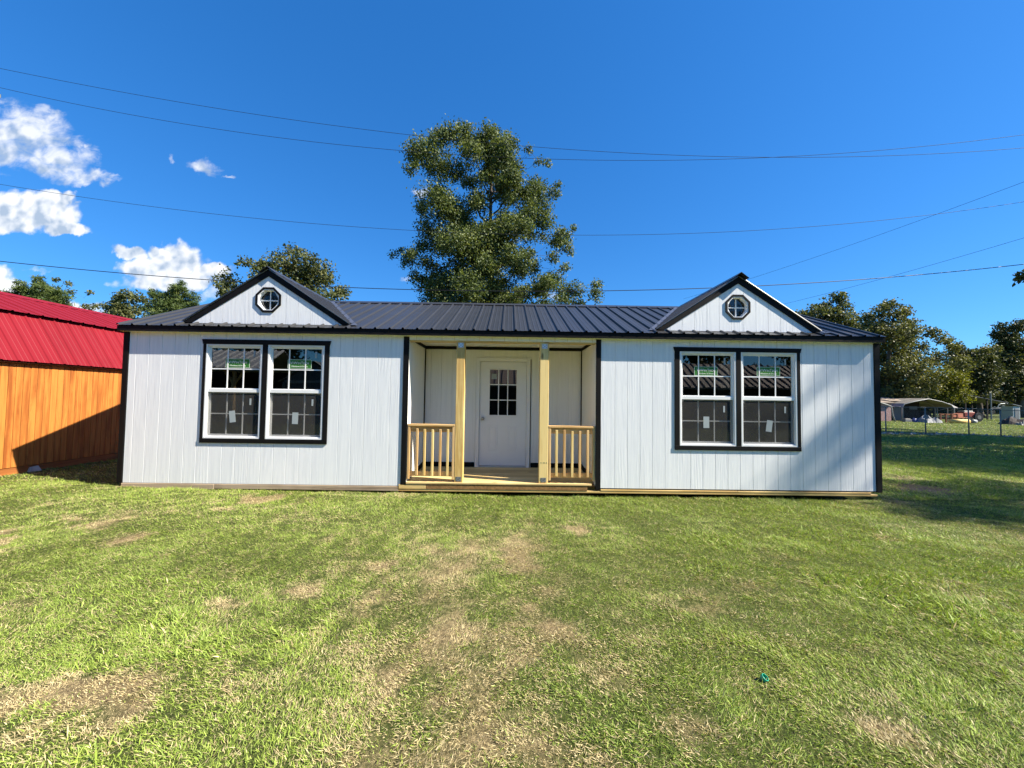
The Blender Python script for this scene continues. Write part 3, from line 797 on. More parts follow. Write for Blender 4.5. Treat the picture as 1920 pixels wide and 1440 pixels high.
def window(x0, x1, z0, z1, lab, papers):
    f = .038
    mb = MB()
    # outer flange and inner step of the vinyl frame
    for (a, b_, yy0, yy1) in ((0, f*.55, -.010, .060), (f*.55+.001, f, .004, .060)):
        mb.box(x0+a, x1-a, yy0, yy1, z1-b_, z1-a); mb.box(x0+a, x1-a, yy0, yy1, z0+a, z0+b_)
        mb.box(x0+a, x0+b_, yy0, yy1, z0+b_, z1-b_); mb.box(x1-b_, x1-a, yy0, yy1, z0+b_, z1-b_)
    w = mb.build('window', 'vinyl', house)
    ix0, ix1, iz0, iz1 = x0+f, x1-f, z0+f, z1-f
    zm = z0 + (z1-z0)*.507
    small('meeting_rail', ix1-ix0, .045, .050, 'vinyl', w, (ix0, .006, zm-.025))
    rs = .024
    # upper sash then lower sash set further in
    for (a, b_, yy, nm) in ((zm+.026, iz1, .026, 'upper_sash'), (iz0, zm-.026, .042, 'lower_sash')):
        s_ = MB()
        s_.box(ix0, ix0+rs, yy, yy+.026, a, b_).box(ix1-rs, ix1, yy, yy+.026, a, b_)
        s_.box(ix0+rs, ix1-rs, yy, yy+.026, b_-rs*.8, b_).box(ix0+rs, ix1-rs, yy, yy+.026, a, a+rs*(.5 if nm == 'upper_sash' else 1.2))
        s_.build(nm, 'vinyl', w)
        a2, b2 = a + rs*(.5 if nm == 'upper_sash' else 1.2), b_ - rs*.8
        gx0, gx1 = ix0+rs, ix1-rs; mw = .017
        for k in (1, 2): small('muntin', mw, .008, b2-a2, 'vinyl', w, (gx0 + (gx1-gx0)*k/3 - mw/2, yy+.006, a2))
        zc = (a2+b2)/2 - (.012 if nm == 'upper_sash' else -.0)
        for k in range(3):
            xa = gx0 + (gx1-gx0)*k/3 + (mw/2 if k else 0); xb = gx0 + (gx1-gx0)*(k+1)/3 - (mw/2 if k < 2 else 0)
            small('muntin', xb-xa, .008, mw, 'vinyl', w, (xa, yy+.006, zc-mw/2))
            small('pane', xb-xa, .004, zc-mw/2-a2, 'glass', w, (xa, yy+.012, a2))
            small('pane', xb-xa, .004, b2-zc-mw/2, 'glass', w, (xa, yy+.012, zc+mw/2))
        if nm == 'lower_sash':
            small('insect_screen', ix1-ix0-.004, .001, b_-a-.004, 'screen', w, (ix0+.002, .018, a+.002))
            sx, sz, rt = papers[0]
            small('paper_label', .095, .001, .185, 'paper', w, (gx0+(gx1-gx0)*sx, .016, a2+(b2-a2)*sz), rt)
            if papers[2]: small('paper_label', .028, .001, .105, 'paper', w, (gx0+(gx1-gx0)*.83, .016, a2+(b2-a2)*.72))
            for q in (ix0+.012, ix1-.022): small('sash_latch', .010, .006, .03, 'galv_dull', w, (q, .010, b_-.05))
        else:
            lx, lz = gx0+(gx1-gx0)*.5 + papers[1][0], a2 + (b2-a2)*.5 + papers[1][1]
            small('brand_label', .385, .0015, .150, 'sticker', w, (lx-.1925, yy+.0095, lz))
            for q in ((lx-.189, lz+.004, .378, .004), (lx-.189, lz+.142, .378, .004)): small('label_border', q[2], .001, q[3], 'ink', w, (q[0], yy+.0085, q[1]))
            for q in (lx-.189, lx+.185): small('label_border', .004, .001, .134, 'ink', w, (q, yy+.0085, lz+.008))
            link('lettering', BRAND, w, (lx, yy+.0085, lz+.072)); link('lettering', SUBLINE, w, (lx, yy+.0085, lz+.026))
            small('paper_label', .028, .001, .105, 'paper', w, (gx0+(gx1-gx0)*.86, yy+.009, a2+(b2-a2)*.78))
    return w
window(*WIN[0], '', ((.44, .28, R(-7)), (.03, .006), True))
window(*WIN[1], '', ((.44, .27, R(1)), (.035, .006), True))
window(*WIN[2], '', ((.42, .33, 0), (-.01, -.004), True))
window(*WIN[3], '', ((.44, .27, R(8)), (.02, .006), True))
for (x0, x1, z0, z1), (wa, wb) in zip(TRIM, ((0, 1), (2, 3))):
    A, B = WIN[wa], WIN[wb]
    zt, zb = A[3]+.0015, A[2]-.0015
    yy = -.014
    h = z1 - zt
    MB().prism([(x0-.020, yy-.004, z1), (x1+.022, yy-.004, z1), (x1+.002, yy-.004, zt), (x0-.002, yy-.004, zt)], (0, 0, 0), (0, .016, 0)).build('window_head_trim', 'black_trim_x', house)
    black(x0, x1, yy-.004, .003, z0, zb, 'window_sill_trim', house, 'black_trim_x')
    black(x0, A[0]-.0015, yy, .003, zb+.0005, zt-.0005, 'window_jamb_trim'); black(B[1]+.0015, x1, yy, .003, zb+.0005, zt-.0005, 'window_jamb_trim')
    black(A[1]+.0015, B[0]-.0015, yy, .003, zb+.0005, zt-.0005, 'window_mullion_trim')

# door
DX0, DX1, DZB, DZT = -.540, .352, .215, 2.198
fr = MB()
for a, b_, y0_ in ((DX0-.075, DX0-.004, PD-.030), (DX1+.004, DX1+.075, PD-.030)): fr.cbox(a, b_, y0_, PD+.08, DZ1-.005, DZT+.075, .004)
fr.cbox(DX0-.0035, DX1+.0035, PD-.029, PD+.08, DZT+.004, DZT+.074, .004)
fr.build('door_frame', 'vinyl', house)
MB().box(DX0-.003, DX1+.003, PD-.028, PD+.07, DZ1-.002, DZ1+.022).build('door_threshold', 'galv', house)
lx0, lx1, lz0, lz1 = -.372, .184, 1.153, 2.068
yd = PD+.012
mb = MB()
mb.box(DX0, lx0, yd, yd+.044, DZB, DZT).box(lx1, DX1, yd, yd+.044, DZB, DZT).box(lx0, lx1, yd, yd+.044, DZB, lz0).box(lx0, lx1, yd, yd+.044, lz1, DZT)
for a, b_ in ((lx0, lx0+.022), (lx1-.022, lx1)): mb.cbox(a, b_, yd-.012, yd+.03, lz0, lz1, .004)
mb.cbox(lx0+.0225, lx1-.0225, yd-.012, yd+.03, lz1-.022, lz1, .004).cbox(lx0+.0225, lx1-.0225, yd-.012, yd+.03, lz0, lz0+.022, .004)
for a, b_ in ((-.372, -.185), (-.006, .180)):
    z0_, z1_ = .49, .985
    for q in ((a, b_, z0_, z0_+.022), (a, b_, z1_-.022, z1_)): mb.cbox(q[0], q[1], yd-.006, yd-.0005, q[2], q[3], .005)
    for q in ((a, a+.022), (b_-.022, b_)): mb.cbox(q[0], q[1], yd-.006, yd-.0005, z0_+.0225, z1_-.0225, .005)
    mb.cbox(a+.045, b_-.045, yd-.005, yd-.0005, z0_+.045, z1_-.045, .005)
door = mb.build('door', 'door_paint', house)
gx0, gx1, gz0, gz1 = lx0+.023, lx1-.023, lz0+.023, lz1-.023
cw, chh = (gx1-gx0-2*.018)/3, (gz1-gz0-2*.018)/3
for i in range(3):
    for j in range(3): small('pane', cw, .004, chh, 'glass', door, (gx0+i*(cw+.018), yd+.004, gz0+j*(chh+.018)))
for k in (1, 2):
    small('muntin', .018, .010, gz1-gz0, 'door_paint', door, (gx0+k*cw+(k-1)*.018, yd-.004, gz0))
    for i in range(3): small('muntin', cw, .010, .018, 'door_paint', door, (gx0+i*(cw+.018), yd-.004, gz0+k*chh+(k-1)*.018))
small('paper_label', .10, .001, .10, 'paper', door, (gx0+.03, yd+.002, gz0+2*(chh+.018)+.10))
MB().lathe((-.478, yd, 1.105), [(.034, -.001), (.034, -.008), (.012, -.010), (.012, -.035), (.026, -.040), (.031, -.052), (.027, -.064), (.012, -.069)], 16, 'y').build('door_knob', 'knob', door, True)

# porch posts with galvanised caps
for x0, x1, shade in ((-.837, -.703, .02), (.512, .656, .0)):
    p = MB().cbox(x0, x1, -.002, .136, DZ0+.001, 2.397, .005).build('porch_post', 'pine', house)
    for zc, hh, nm, mt in ((2.345, .075, 'post_bracket', 'galv'), (DZ0+.052, .075, 'post_bracket', 'galv_dull')):
        xm = (x0+x1)/2
        br = MB().box(xm-.042, xm+.042, -.0055, -.0025, zc-hh/2, zc+hh/2).build(nm, mt, p)
        mb = MB()
        for qx, qz in ((-.028, .022), (.028, .022), (0, 0), (-.028, -.022), (.028, -.022)): mb.lathe((xm+qx, -.006, zc+qz), [(.006, .0), (.006, -.003), (.003, -.005)], 8, 'y')
        mb.build('bolt_head', 'dark_steel', p)
mb = MB()
for k, wd in enumerate((.012, .006, .020, .007, .018)): mb.box(.535+k*.022, .535+k*.022+wd, -.0035, -.0022, .470, .482)
mb.build('mill_stamp', 'stamp', house)

# railings: cap board and end posts around a pair of rails, five balusters nailed to the front
for x0, x1, bx in ((-1.594, -.843, (-1.443, -1.323, -1.196, -1.073, -.953)), (.662, 1.408, (.792, .918, 1.045, 1.167, 1.293))):
    mb = MB()
    mb.cbox(x0, x1, -.004, .085, 1.034, 1.068, .004)
    rl = mb.build('railing', 'cedar_x', house)
    for a in (x0+.001, x1-.037): MB().cbox(a, a+.036, .0, .038, deck_z(0)+.045, 1.033, .003).build('rail_post', 'cedar', rl)
    MB().box(x0+.038, x1-.038, .040, .078, .940, 1.033).build('upper_rail', 'cedar_x', rl)
    MB().box(x0+.038, x1-.038, .040, .078, .235, .310).build('lower_rail', 'cedar_x', rl)
    for q in bx:
        o = MB().cbox(-.018, .018, .002, .039, 0, .745 + random.uniform(-.008, .008), .003).mesh('baluster', 'cedar' if random.random() < .4 else 'pine')
        link('baluster', o, rl, (q, 0, .253 + random.uniform(-.008, .008)))

# ------------------------------------------------------------------ metal roofing
def rib_profile(w, pitch=.2286, h=.025, minor=True):
    """(offset, height) pairs across a ribbed sheet of width w"""
    pts = [(0, 0)]; x = 0
    k = 0
    while True:
        c = k*pitch + .03
        if c + .03 > w: break
        pts += [(c-.022, 0), (c-.011, h), (c+.011, h), (c+.022, 0)]
        if minor:
            for q in (.33, .66):
                mx_ = c + pitch*q
                if mx_ + .012 < w: pts += [(mx_-.012, 0), (mx_-.005, .003), (mx_+.005, .003), (mx_+.012, 0)]
        k += 1
    pts.append((w, 0))
    return sorted(set(pts))
def sheet(a, b, thick=.002):
    """ruled sheet between the point lists a (low edge) and b (high edge)"""
    n = len(a); mb = MB()
    mb.add(list(a) + list(b), [(i, i+1, n+i+1, n+i) for i in range(n-1)])
    return mb
RX0, RX1 = -6.180, 6.062
roof = MB().add([(RX0+.01, EAVE_Y+.02, EAVE_Z-.035), (RX1-.01, EAVE_Y+.02, EAVE_Z-.035), (RX1-.01, RIDGE_Y, RIDGE_Z-.03), (RX0+.01, RIDGE_Y, RIDGE_Z-.03), (RX0+.01, 2*RIDGE_Y-EAVE_Y-.02, EAVE_Z-.035), (RX1-.01, 2*RIDGE_Y-EAVE_Y-.02, EAVE_Z-.035),
                 (RX0+.01, EAVE_Y+.02, EAVE_Z-.015), (RX1-.01, EAVE_Y+.02, EAVE_Z-.015), (RX1-.01, RIDGE_Y, RIDGE_Z-.012), (RX0+.01, RIDGE_Y, RIDGE_Z-.012), (RX0+.01, 2*RIDGE_Y-EAVE_Y-.02, EAVE_Z-.015), (RX1-.01, 2*RIDGE_Y-EAVE_Y-.02, EAVE_Z-.015)],
                [(0,1,2,3), (3,2,5,4), (6,7,8,9), (9,8,11,10), (0,1,7,6), (4,5,11,10), (1,2,8,7), (2,5,11,8), (0,3,9,6), (3,4,10,9)]).build('roof', 'black_metal', house)
nrm = Vector((0, -PITCH_R, 1)).normalized()
PW = .9144
x = RX0; k = 0
while x < RX1 - .01:
    w = min(PW, RX1 - x)
    pr = rib_profile(w)
    for side in (1, -1):
        a = []; b = []
        for o, h in pr:
            ny_, nz_ = nrm.y*(h + .002*(k % 2)), nrm.z*(h + .002*(k % 2))
            y0_, y1_ = EAVE_Y - .012, RIDGE_Y
            a.append((x+o, (y0_+ny_) if side > 0 else 2*RIDGE_Y-(y0_+ny_), roof_z(y0_)+nz_)); b.append((x+o, (y1_+ny_) if side > 0 else 2*RIDGE_Y-(y1_+ny_), roof_z(y1_)+nz_))
        sheet(a, b).build('roof_panel', 'black_metal', roof)
    x += w - (.02 if w == PW else 0); k += 1
MB().prism([(RX0, RIDGE_Y-.16, RIDGE_Z-.16*PITCH_R+.022), (RX0, RIDGE_Y, RIDGE_Z+.030), (RX0, RIDGE_Y+.16, RIDGE_Z-.16*PITCH_R+.022), (RX0, RIDGE_Y, RIDGE_Z+.024)], (0, 0, 0), (RX1-RX0, 0, 0)).build('ridge_cap', 'black_metal', roof)
# fascia, soffit and rake boards
MB().cbox(RX0+.004, RX1-.004, EAVE_Y+.004, EAVE_Y+.024, 2.478, EAVE_Z-.008, .003).build('fascia_board', 'black_trim_x', roof)
MB().box(RX0+.006, RX1-.006, EAVE_Y+.025, -.0005, 2.482, 2.492).build('soffit_board', 'porch_siding', roof)
for X, s in ((RX0+.003, 1), (RX1-.003, -1)):
    for e in (1, -1):
        yA, yB = EAVE_Y+.03, RIDGE_Y-.002
        f = (lambda y: y) if e > 0 else (lambda y: 2*RIDGE_Y - y)
        MB().prism([(X, f(yA), roof_z(yA)-.11), (X, f(yB), roof_z(yB)-.11), (X, f(yB), roof_z(yB)-.004), (X, f(yA), roof_z(yA)-.004)], (0, 0, 0), (s*.018, 0, 0)).build('rake_board', 'black_trim', roof)
MB().cbox(RX0+.004, RX1-.004, 2*RIDGE_Y-EAVE_Y-.024, 2*RIDGE_Y-EAVE_Y-.004, 2.478, EAVE_Z-.008, .003).build('fascia_board', 'black_trim_x', roof)

# ------------------------------------------------------------------ dormers
def dormer(xc, apex, half, oz, ox, lift):
    """gable dormer: apex is the height of its roof peak, half the half width of its eaves"""
    yF, yR = .045, .031                          # gable wall, front edge of its roof
    zf = roof_z(yR) + .03                         # foot of the rake
    s = (apex - zf)/half
    zr = lambda x: apex - s*abs(x-xc)
    wall_top = apex - .105
    wb = roof_z(yF) + .008
    hw = (wall_top - wb)/s
    # gable wall with an octagonal opening
    R8 = .205; RO = .173
    kk = RO*math.tan(math.pi/8)
    zt = lambda x: max(wb, wall_top - s*abs(x-xc))
    def oct_half(x):                              # half height of the opening at x
        q = abs(x-ox)
        return RO if q <= kk else (RO + kk - q if q < RO else 0.0)
    marks = [ox-RO, ox-kk, ox+kk, ox+RO, xc]
    def columns(a, b_, y0_, y1_, mb, which='all'):
        xs_ = sorted([a, b_] + [m_ for m_ in marks if a+.002 < m_ < b_-.002])
        for l, r in zip(xs_[:-1], xs_[1:]):
            inside = (l+r)/2 > ox-RO and (l+r)/2 < ox+RO
            spans = [(lambda x: wb, zt)] if not inside else [(lambda x: wb, lambda x: oz-oct_half(x)), (lambda x: oz+oct_half(x), zt)]
            if which != 'all': spans = spans[:1] if which == 'lo' else spans[1:]
            for lo, hi in spans:
                poly = [(l, y0_, lo(l)), (r, y0_, lo(r)), (r, y0_, hi(r)), (l, y0_, hi(l))]
                poly = [p for j, p in enumerate(poly) if (Vector(p)-Vector(poly[j-1])).length > .001]
                if len(poly) >= 3: mb.prism(poly, (0, 0, 0), (0, y1_-y0_, 0))
        return mb
    d = columns(xc-hw, xc+hw, yF+.010, yF+.05, MB()).build('dormer', 'siding', house)
    n = int(hw*2/.2027)+2
    gs = [xc + .09 + .2027*(i - n//2) for i in range(n+1)]
    cuts = [xc-hw] + [g_ for g_ in gs if xc-hw+.03 < g_ < xc+hw-.03] + [xc+hw]
    for i in range(len(cuts)-1):
        a_, b_ = cuts[i]+GAP/2, cuts[i+1]-GAP/2
        for w_ in (('lo', 'hi') if ox-RO <= a_ and b_ <= ox+RO else ('all',)): columns(a_, b_, yF, yF+.009, MB(), w_).build('plank', 'siding', d)
    # octagonal window: black surround, deep white frame, cross bars, four panes of dark glass
    def ring(r0, r1, y0_, y1_, mb=None):
        mb = mb or MB()
        P = lambda r, i: (ox + r*math.cos(math.pi/8+math.pi/4*i)/math.cos(math.pi/8), oz + r*math.sin(math.pi/8+math.pi/4*i)/math.cos(math.pi/8))
        for i in range(8):
            a0, a1, b0, b1 = P(r0, i), P(r0, i+1), P(r1, i), P(r1, i+1)
            mb.prism([(a0[0], y0_, a0[1]), (a1[0], y0_, a1[1]), (b1[0], y0_, b1[1]), (b0[0], y0_, b0[1])], (0, 0, 0), (0, y1_-y0_, 0))
        return mb
    ring(.1715, R8, yF-.014, yF-.001).build('octagon_trim', 'black_trim', d)
    ring(.150, .1585, yF+.050, yF+.085, ring(.159, .171, yF-.008, yF+.085)).build('octagon_frame', 'vinyl', d)
    gy_ = yF+.062
    MB().box(ox-.0085, ox+.0085, gy_-.012, gy_-.001, oz-.149, oz+.149).box(ox-.149, ox-.0086, gy_-.012, gy_-.001, oz-.0085, oz+.0085).box(ox+.0086, ox+.149, gy_-.012, gy_-.001, oz-.0085, oz+.0085).build('cross_bar', 'vinyl', d)
    a_ = .1495; kq = a_*math.tan(math.pi/8)
    for sx in (1, -1):
        for sz in (1, -1):
            poly = [(ox+sx*.0005, gy_, oz+sz*.0005), (ox+sx*a_, gy_, oz+sz*.0005), (ox+sx*a_, gy_, oz+sz*kq), (ox+sx*kq, gy_, oz+sz*a_), (ox+sx*.0005, gy_, oz+sz*a_)]
            MB().prism(poly, (0, 0, 0), (0, .003, 0)).build('pane', 'dark_glass', d)
    # rake boards
    for e in (1, -1):
        X = lambda q: xc + e*q
        MB().prism([(X(0), yR, apex-.012), (X(half-.01), yR, zf-.005), (X(half-.13), yR, zf-.012), (X(0), yR, apex-.118)], (0, 0, 0), (0, .0125, 0)).build('rake_board', 'black_trim', d)
        MB().beam((X(.01), yR-.004, apex+.002-s*.01), (X(half-.01), yR-.004, zf+.008), .014, .012, (0, 1, 0)).build('drip_edge', 'edge_metal', d)
        # roof sheet, ribs across, its low edge cut to the valley
        yEnd = RIDGE_Y if apex > RIDGE_Z else EAVE_Y + (apex-EAVE_Z)/PITCH_R
        yEnd = min(yEnd, RIDGE_Y)
        nn = Vector((e*s, 0, 1)).normalized()
        a = []; b_ = []
        for o, h in rib_profile(yEnd - yR + .02):
            y = yR - .02 + o
            q = max(.0, min(half, (apex - roof_z(max(y, yR)) - .012)/s))
            off = nn*(h+.002)
            a.append((xc + e*q + off.x, y, apex - s*q + off.z)); b_.append((xc + off.x*.2, y, apex + off.z))
        sheet(a, b_).build('dormer_roof_panel', 'black_metal', d)
        # valley flashing on the main roof
        q0 = (apex - roof_z(yR))/s; q1 = max(0.0, (apex - roof_z(yEnd))/s)
        p0 = Vector((xc + e*q0, yR-.03, roof_z(yR-.03)+.022)); p1 = Vector((xc + e*q1, yEnd-.02, roof_z(yEnd-.02)+.022))
        MB().add([p0 - Vector((e*.03, 0, 0)), p0 + Vector((e*.085, 0, 0)), p1 + Vector((e*.085, 0, 0)), p1 - Vector((e*.03, 0, 0)),
                  p0 + Vector((-e*.03, 0, .004)), p0 + Vector((e*.085, 0, .004)), p1 + Vector((e*.085, 0, .004)), p1 + Vector((-e*.03, 0, .004))],
                 [(0,1,2,3), (4,5,6,7), (0,1,5,4), (1,2,6,5), (2,3,7,6), (3,0,4,7)]).build('valley_flashing', 'valley_metal', d)
    ext = .05 if not lift else .085
    MB().prism([(xc-.13, yR-ext, apex-s*.13+.020), (xc, yR-ext, apex+.034), (xc+.13, yR-ext, apex-s*.13+.020), (xc, yR-ext, apex+.026)], (0, 0, lift), (0, RIDGE_Y-yR, 0)).build('dormer_ridge_cap', 'black_metal', d)
MAT['edge_metal'] = plain('bare_cut_edge_metal', (.30, .30, .30), 0.35, 0.6, 0.5, .1)
MAT['valley_metal'] = plain('grey_valley_metal', (.075, .075, .085), 0.35, 0.5, 0, .2)
def dark_glass():
    m, t, b = new_mat('dark_dormer_glass')
    b.inputs['Base Color'].default_value = (.006, .007, .009, 1); b.inputs['Roughness'].default_value = .03; b.inputs['Specular IOR Level'].default_value = .7
    return m
MAT['dark_glass'] = dark_glass()
dormer(-3.918, 3.545, 1.345, 3.040, -3.910, 0.0)
dormer(3.765, 3.560, 1.360, 3.050, 3.755, 0.012)
# ------------------------------------------------------------------ orange shed with the red gambrel roof
SX, SY0, SY1 = -8.40, -3.4, 6.0
shed = thing('shed', 'orange stained wooden shed with a red metal gambrel roof', 'shed', (SX, 0, 0))
sw = MB().box(SX-3.66, SX-.012, SY0, SY1, .20, 1.99).build('shed_wall', 'orange_dark', shed)
k = 0; y = SY0
while y < SY1 - .01:
    w = min(.1016, SY1-y)
    link('plank', plank_mesh(w-.006, 1.77, 'orange', .011, .003), sw, (SX, y+.003, .205), math.pi/2); y += w; k += 1
MB().box(SX-.10, SX-.004, SY0, SY1, .06, .196).build('skid_board', 'orange_dark', shed)
MB().box(SX-3.6, SX-3.4, SY0, SY1, .0, .2).build('skid_board', 'orange_dark', shed)
Gx = [(SX+.10, 2.010), (SX-.43, 2.90), (SX-1.83, 3.46)]
mir = lambda p: (2*(SX-1.83)-p[0], p[1])
prof = [Gx[0], (SX-.02, 1.99), (SX-.46, 2.85), (SX-1.83, 3.42), mir((SX-.46, 2.85)), mir((SX-.02, 1.99)), mir(Gx[0])]
sroof = MB().prism([(p[0], SY0-.04, p[1]-.02) for p in prof[1:6]], (0, 0, 0), (0, .05, 0)).prism([(p[0], SY1-.01, p[1]-.02) for p in prof[1:6]], (0, 0, 0), (0, .05, 0)).build('shed_roof', 'orange_dark', shed)
def shed_sheet(lo, hi, side):
    d = Vector((hi[0]-lo[0], 0, hi[1]-lo[1])); n = Vector((-d.z, 0, d.x)).normalized()
    if n.z < 0: n = -n
    y = SY0-.06; k = 0
    while y < SY1+.05:
        w = min(.9144, SY1+.06-y)
        a, b_ = [], []
        for o, h in rib_profile(w, .2286, .016):
            q = n*(h+.002*(k % 2)+.012)
            a.append((lo[0]+q.x, y+o, lo[1]+q.z)); b_.append((hi[0]+q.x, y+o, hi[1]+q.z))
        o_ = sheet(a, b_)
        if side < 0: o_.v = [(2*(SX-1.83)-p[0], p[1], p[2]) for p in o_.v]
        o_.build('roof_panel', 'red_metal', sroof); y += w-.015 if w > .9 else w+.01; k += 1
up_lo = (Gx[1][0]+.085, Gx[1][1]+.005)
for s in (1, -1):
    shed_sheet(Gx[0], (Gx[1][0]-.01, Gx[1][1]-.005), s); shed_sheet(up_lo, Gx[2], s)
MB().prism([(SX-1.83-.15, SY0-.06, Gx[2][1]-.03), (SX-1.83, SY0-.06, Gx[2][1]+.045), (SX-1.83+.15, SY0-.06, Gx[2][1]-.03), (SX-1.83, SY0-.06, Gx[2][1]+.038)], (0, 0, 0), (0, SY1-SY0+.12, 0)).build('ridge_cap', 'red_metal', sroof)
MB().box(SX+.001, SX+.070, SY0, SY1, 1.985, 2.000).build('shed_soffit', 'orange_dark', shed)

# ------------------------------------------------------------------ trees
def leaf_quads(C, n_per, spread, ll, lw, rng, droop=.3):
    """n_per leaves around each cluster centre in C"""
    n = len(C)*n_per
    P = np.repeat(C, n_per, 0) + rng.normal(0, 1, (n, 3))*np.repeat(spread, n_per)[:, None]*np.array([1, 1, .8])
    a = rng.normal(0, 1, (n, 3)); a[:, 2] -= droop; a /= np.linalg.norm(a, axis=1)[:, None]
    b = rng.normal(0, 1, (n, 3)); b -= a*(a*b).sum(1)[:, None]; b /= np.linalg.norm(b, axis=1)[:, None]
    L = ll*(.6+.8*rng.random(n))[:, None]; Wd = lw*(.6+.8*rng.random(n))[:, None]
    c = np.cross(a, b)*L*.15
    V = np.stack([P-a*L/2, P+b*Wd/2+c, P+a*L/2, P-b*Wd/2+c], 1)
    return V, P
def make_tree(name, label, cat, base, blobs, leaf, ll, lw, dens, tr, group=None, seed=1, depth=.6, pine=False, fill=1.0, limbs=True, tone0=0.0, npc=14, sp_=1.0):
    rng = np.random.default_rng(seed)
    base = np.array([base[0], base[1], float(height(base[0], base[1])) - .05])
    root = thing(name, label, cat, tuple(base), group)
    bl = []
    zs = [b_[2] for b_ in blobs]; z0, z1 = min(zs), max(zs)
    for x, y, z, r in blobs:
        hw = max(r, np.mean([abs(q[0]-base[0]) for q in blobs if abs(q[2]-z) < 1.5*r] or [r]))
        dy = rng.normal(0, 1)*hw*depth*.5
        bl.append((x, y + dy, z - .28*abs(dy), r))
        if depth > 0 and rng.random() < .75*fill:
            dy = rng.choice([-1, 1])*hw*depth*rng.uniform(.5, 1.1)
            bl.append((base[0] + (x-base[0])*rng.uniform(.3, .9), y + dy, z - .35*abs(dy) + rng.normal(0, .2)*r, r*rng.uniform(.75, 1.05)))
    top = max(bl, key=lambda b_: b_[2])
    H = top[2]-base[2]
    mb = MB()
    cx_ = lambda t: base + np.array([(top[0]-base[0])*t*t + .25*math.sin(3*t+seed)*tr*2*t, .2*math.sin(2.3*t+seed*2)*tr*2*t, H*.93*t])
    mb.tube([cx_(t) for t in np.linspace(0, 1, 12)], [tr*(1.25 if i == 0 else 1)*(1-.9*i/11) for i in range(12)], 9)
    for sgn in range(4):
        th = sgn*1.6+seed
        mb.tube([base + np.array([math.cos(th)*tr*.55, math.sin(th)*tr*.55, tr*1.6]), base + np.array([math.cos(th)*tr*1.7, math.sin(th)*tr*1.7, -.05])], [tr*.45, tr*.2], 5)
    mb.build('trunk', 'bark', root, True, tuple(base))
    CL = []; SP = []; BR = []
    limb = MB()
    done = []
    axd = lambda c: math.hypot(c[0]-base[0], c[1]-base[1])
    for x, y, z, r in sorted(bl, key=lambda q: axd(q) + .25*abs(q[2]-z0)):
        c = np.array([x, y, z])
        nc = max(4, int(dens*r*r))
        d = rng.normal(0, 1, (nc, 3)); d /= np.linalg.norm(d, axis=1)[:, None]
        rad = r*(rng.random(nc)**.45)
        Q = c + d*rad[:, None]*np.array([1, 1, .9])
        CL.append(Q); SP.append(np.full(nc, min(.30, .13*r+.08)*sp_))
        if limbs:
            hd = axd(c)
            t = np.clip((z - base[2] - .55*hd - .4*r)/(H*.93), .10, .9)
            p0 = cx_(t); r0 = min(tr*(1-.85*t)*.6, .03+.05*r); best = np.linalg.norm(c-p0)
            for q, rq in done:                               # a fork of a nearer limb rather than a spoke from the trunk
                if axd(q) < hd*.85 and q[2] < z + .3*r:
                    dq = np.linalg.norm(c-q)*1.25
                    if dq < best: best = dq; p0 = q; r0 = rq*.62
            mid = (p0 + c)/2 + np.array([0, 0, -.08*best]) + rng.normal(0, .10, 3)*min(best, 3)
            limb.tube([p0, p0*.6+mid*.4+rng.normal(0, .03, 3)*best*.5, mid, mid*.4+c*.6+rng.normal(0, .03, 3)*best*.5, c], [r0, r0*.9, r0*.8, r0*.68, r0*.55], 5, False)
            done.append((c, max(.012, r0*.6)))
            for q in Q[:min(nc, 6)]:
                m2 = (c+q)/2 + rng.normal(0, .1, 3)*r
                limb.tube([c, m2, q], [r0*.4, r0*.26, r0*.1], 4, False)
    if limbs: limb.build('branches', 'bark', root, True, tuple(base))
    C = np.concatenate(CL); S = np.concatenate(SP)
    if pine:
        npc = 26
        V, P = leaf_quads(C, npc, S*.75, ll, lw, rng, -.5)
    else:
        V, P = leaf_quads(C, npc, S, ll, lw, rng)
    n = len(V)
    ctone = rng.normal(.45, .20, len(C))
    tone = np.clip(np.repeat(ctone, npc) + rng.normal(0, .16, n) + tone0, 0, 1)
    me = np_mesh('foliage', V.reshape(-1, 3) - base, np.arange(n*4).reshape(-1, 4), leaf, {'tone': ('FLOAT', np.repeat(tone, 4))})
    f = link('foliage', me, root)
    f['kind'] = 'stuff'
    return root
def pxb(rows, D):
    """crown masses read off the photograph, set at distance D"""
    return [(*at(px, py, D), r*D/FPX) for px, py, r in rows]
zb = lambda rows: [(700 + x/3.43, 180 + y/3.43, r/3.43*.90) for x, y, r in rows]
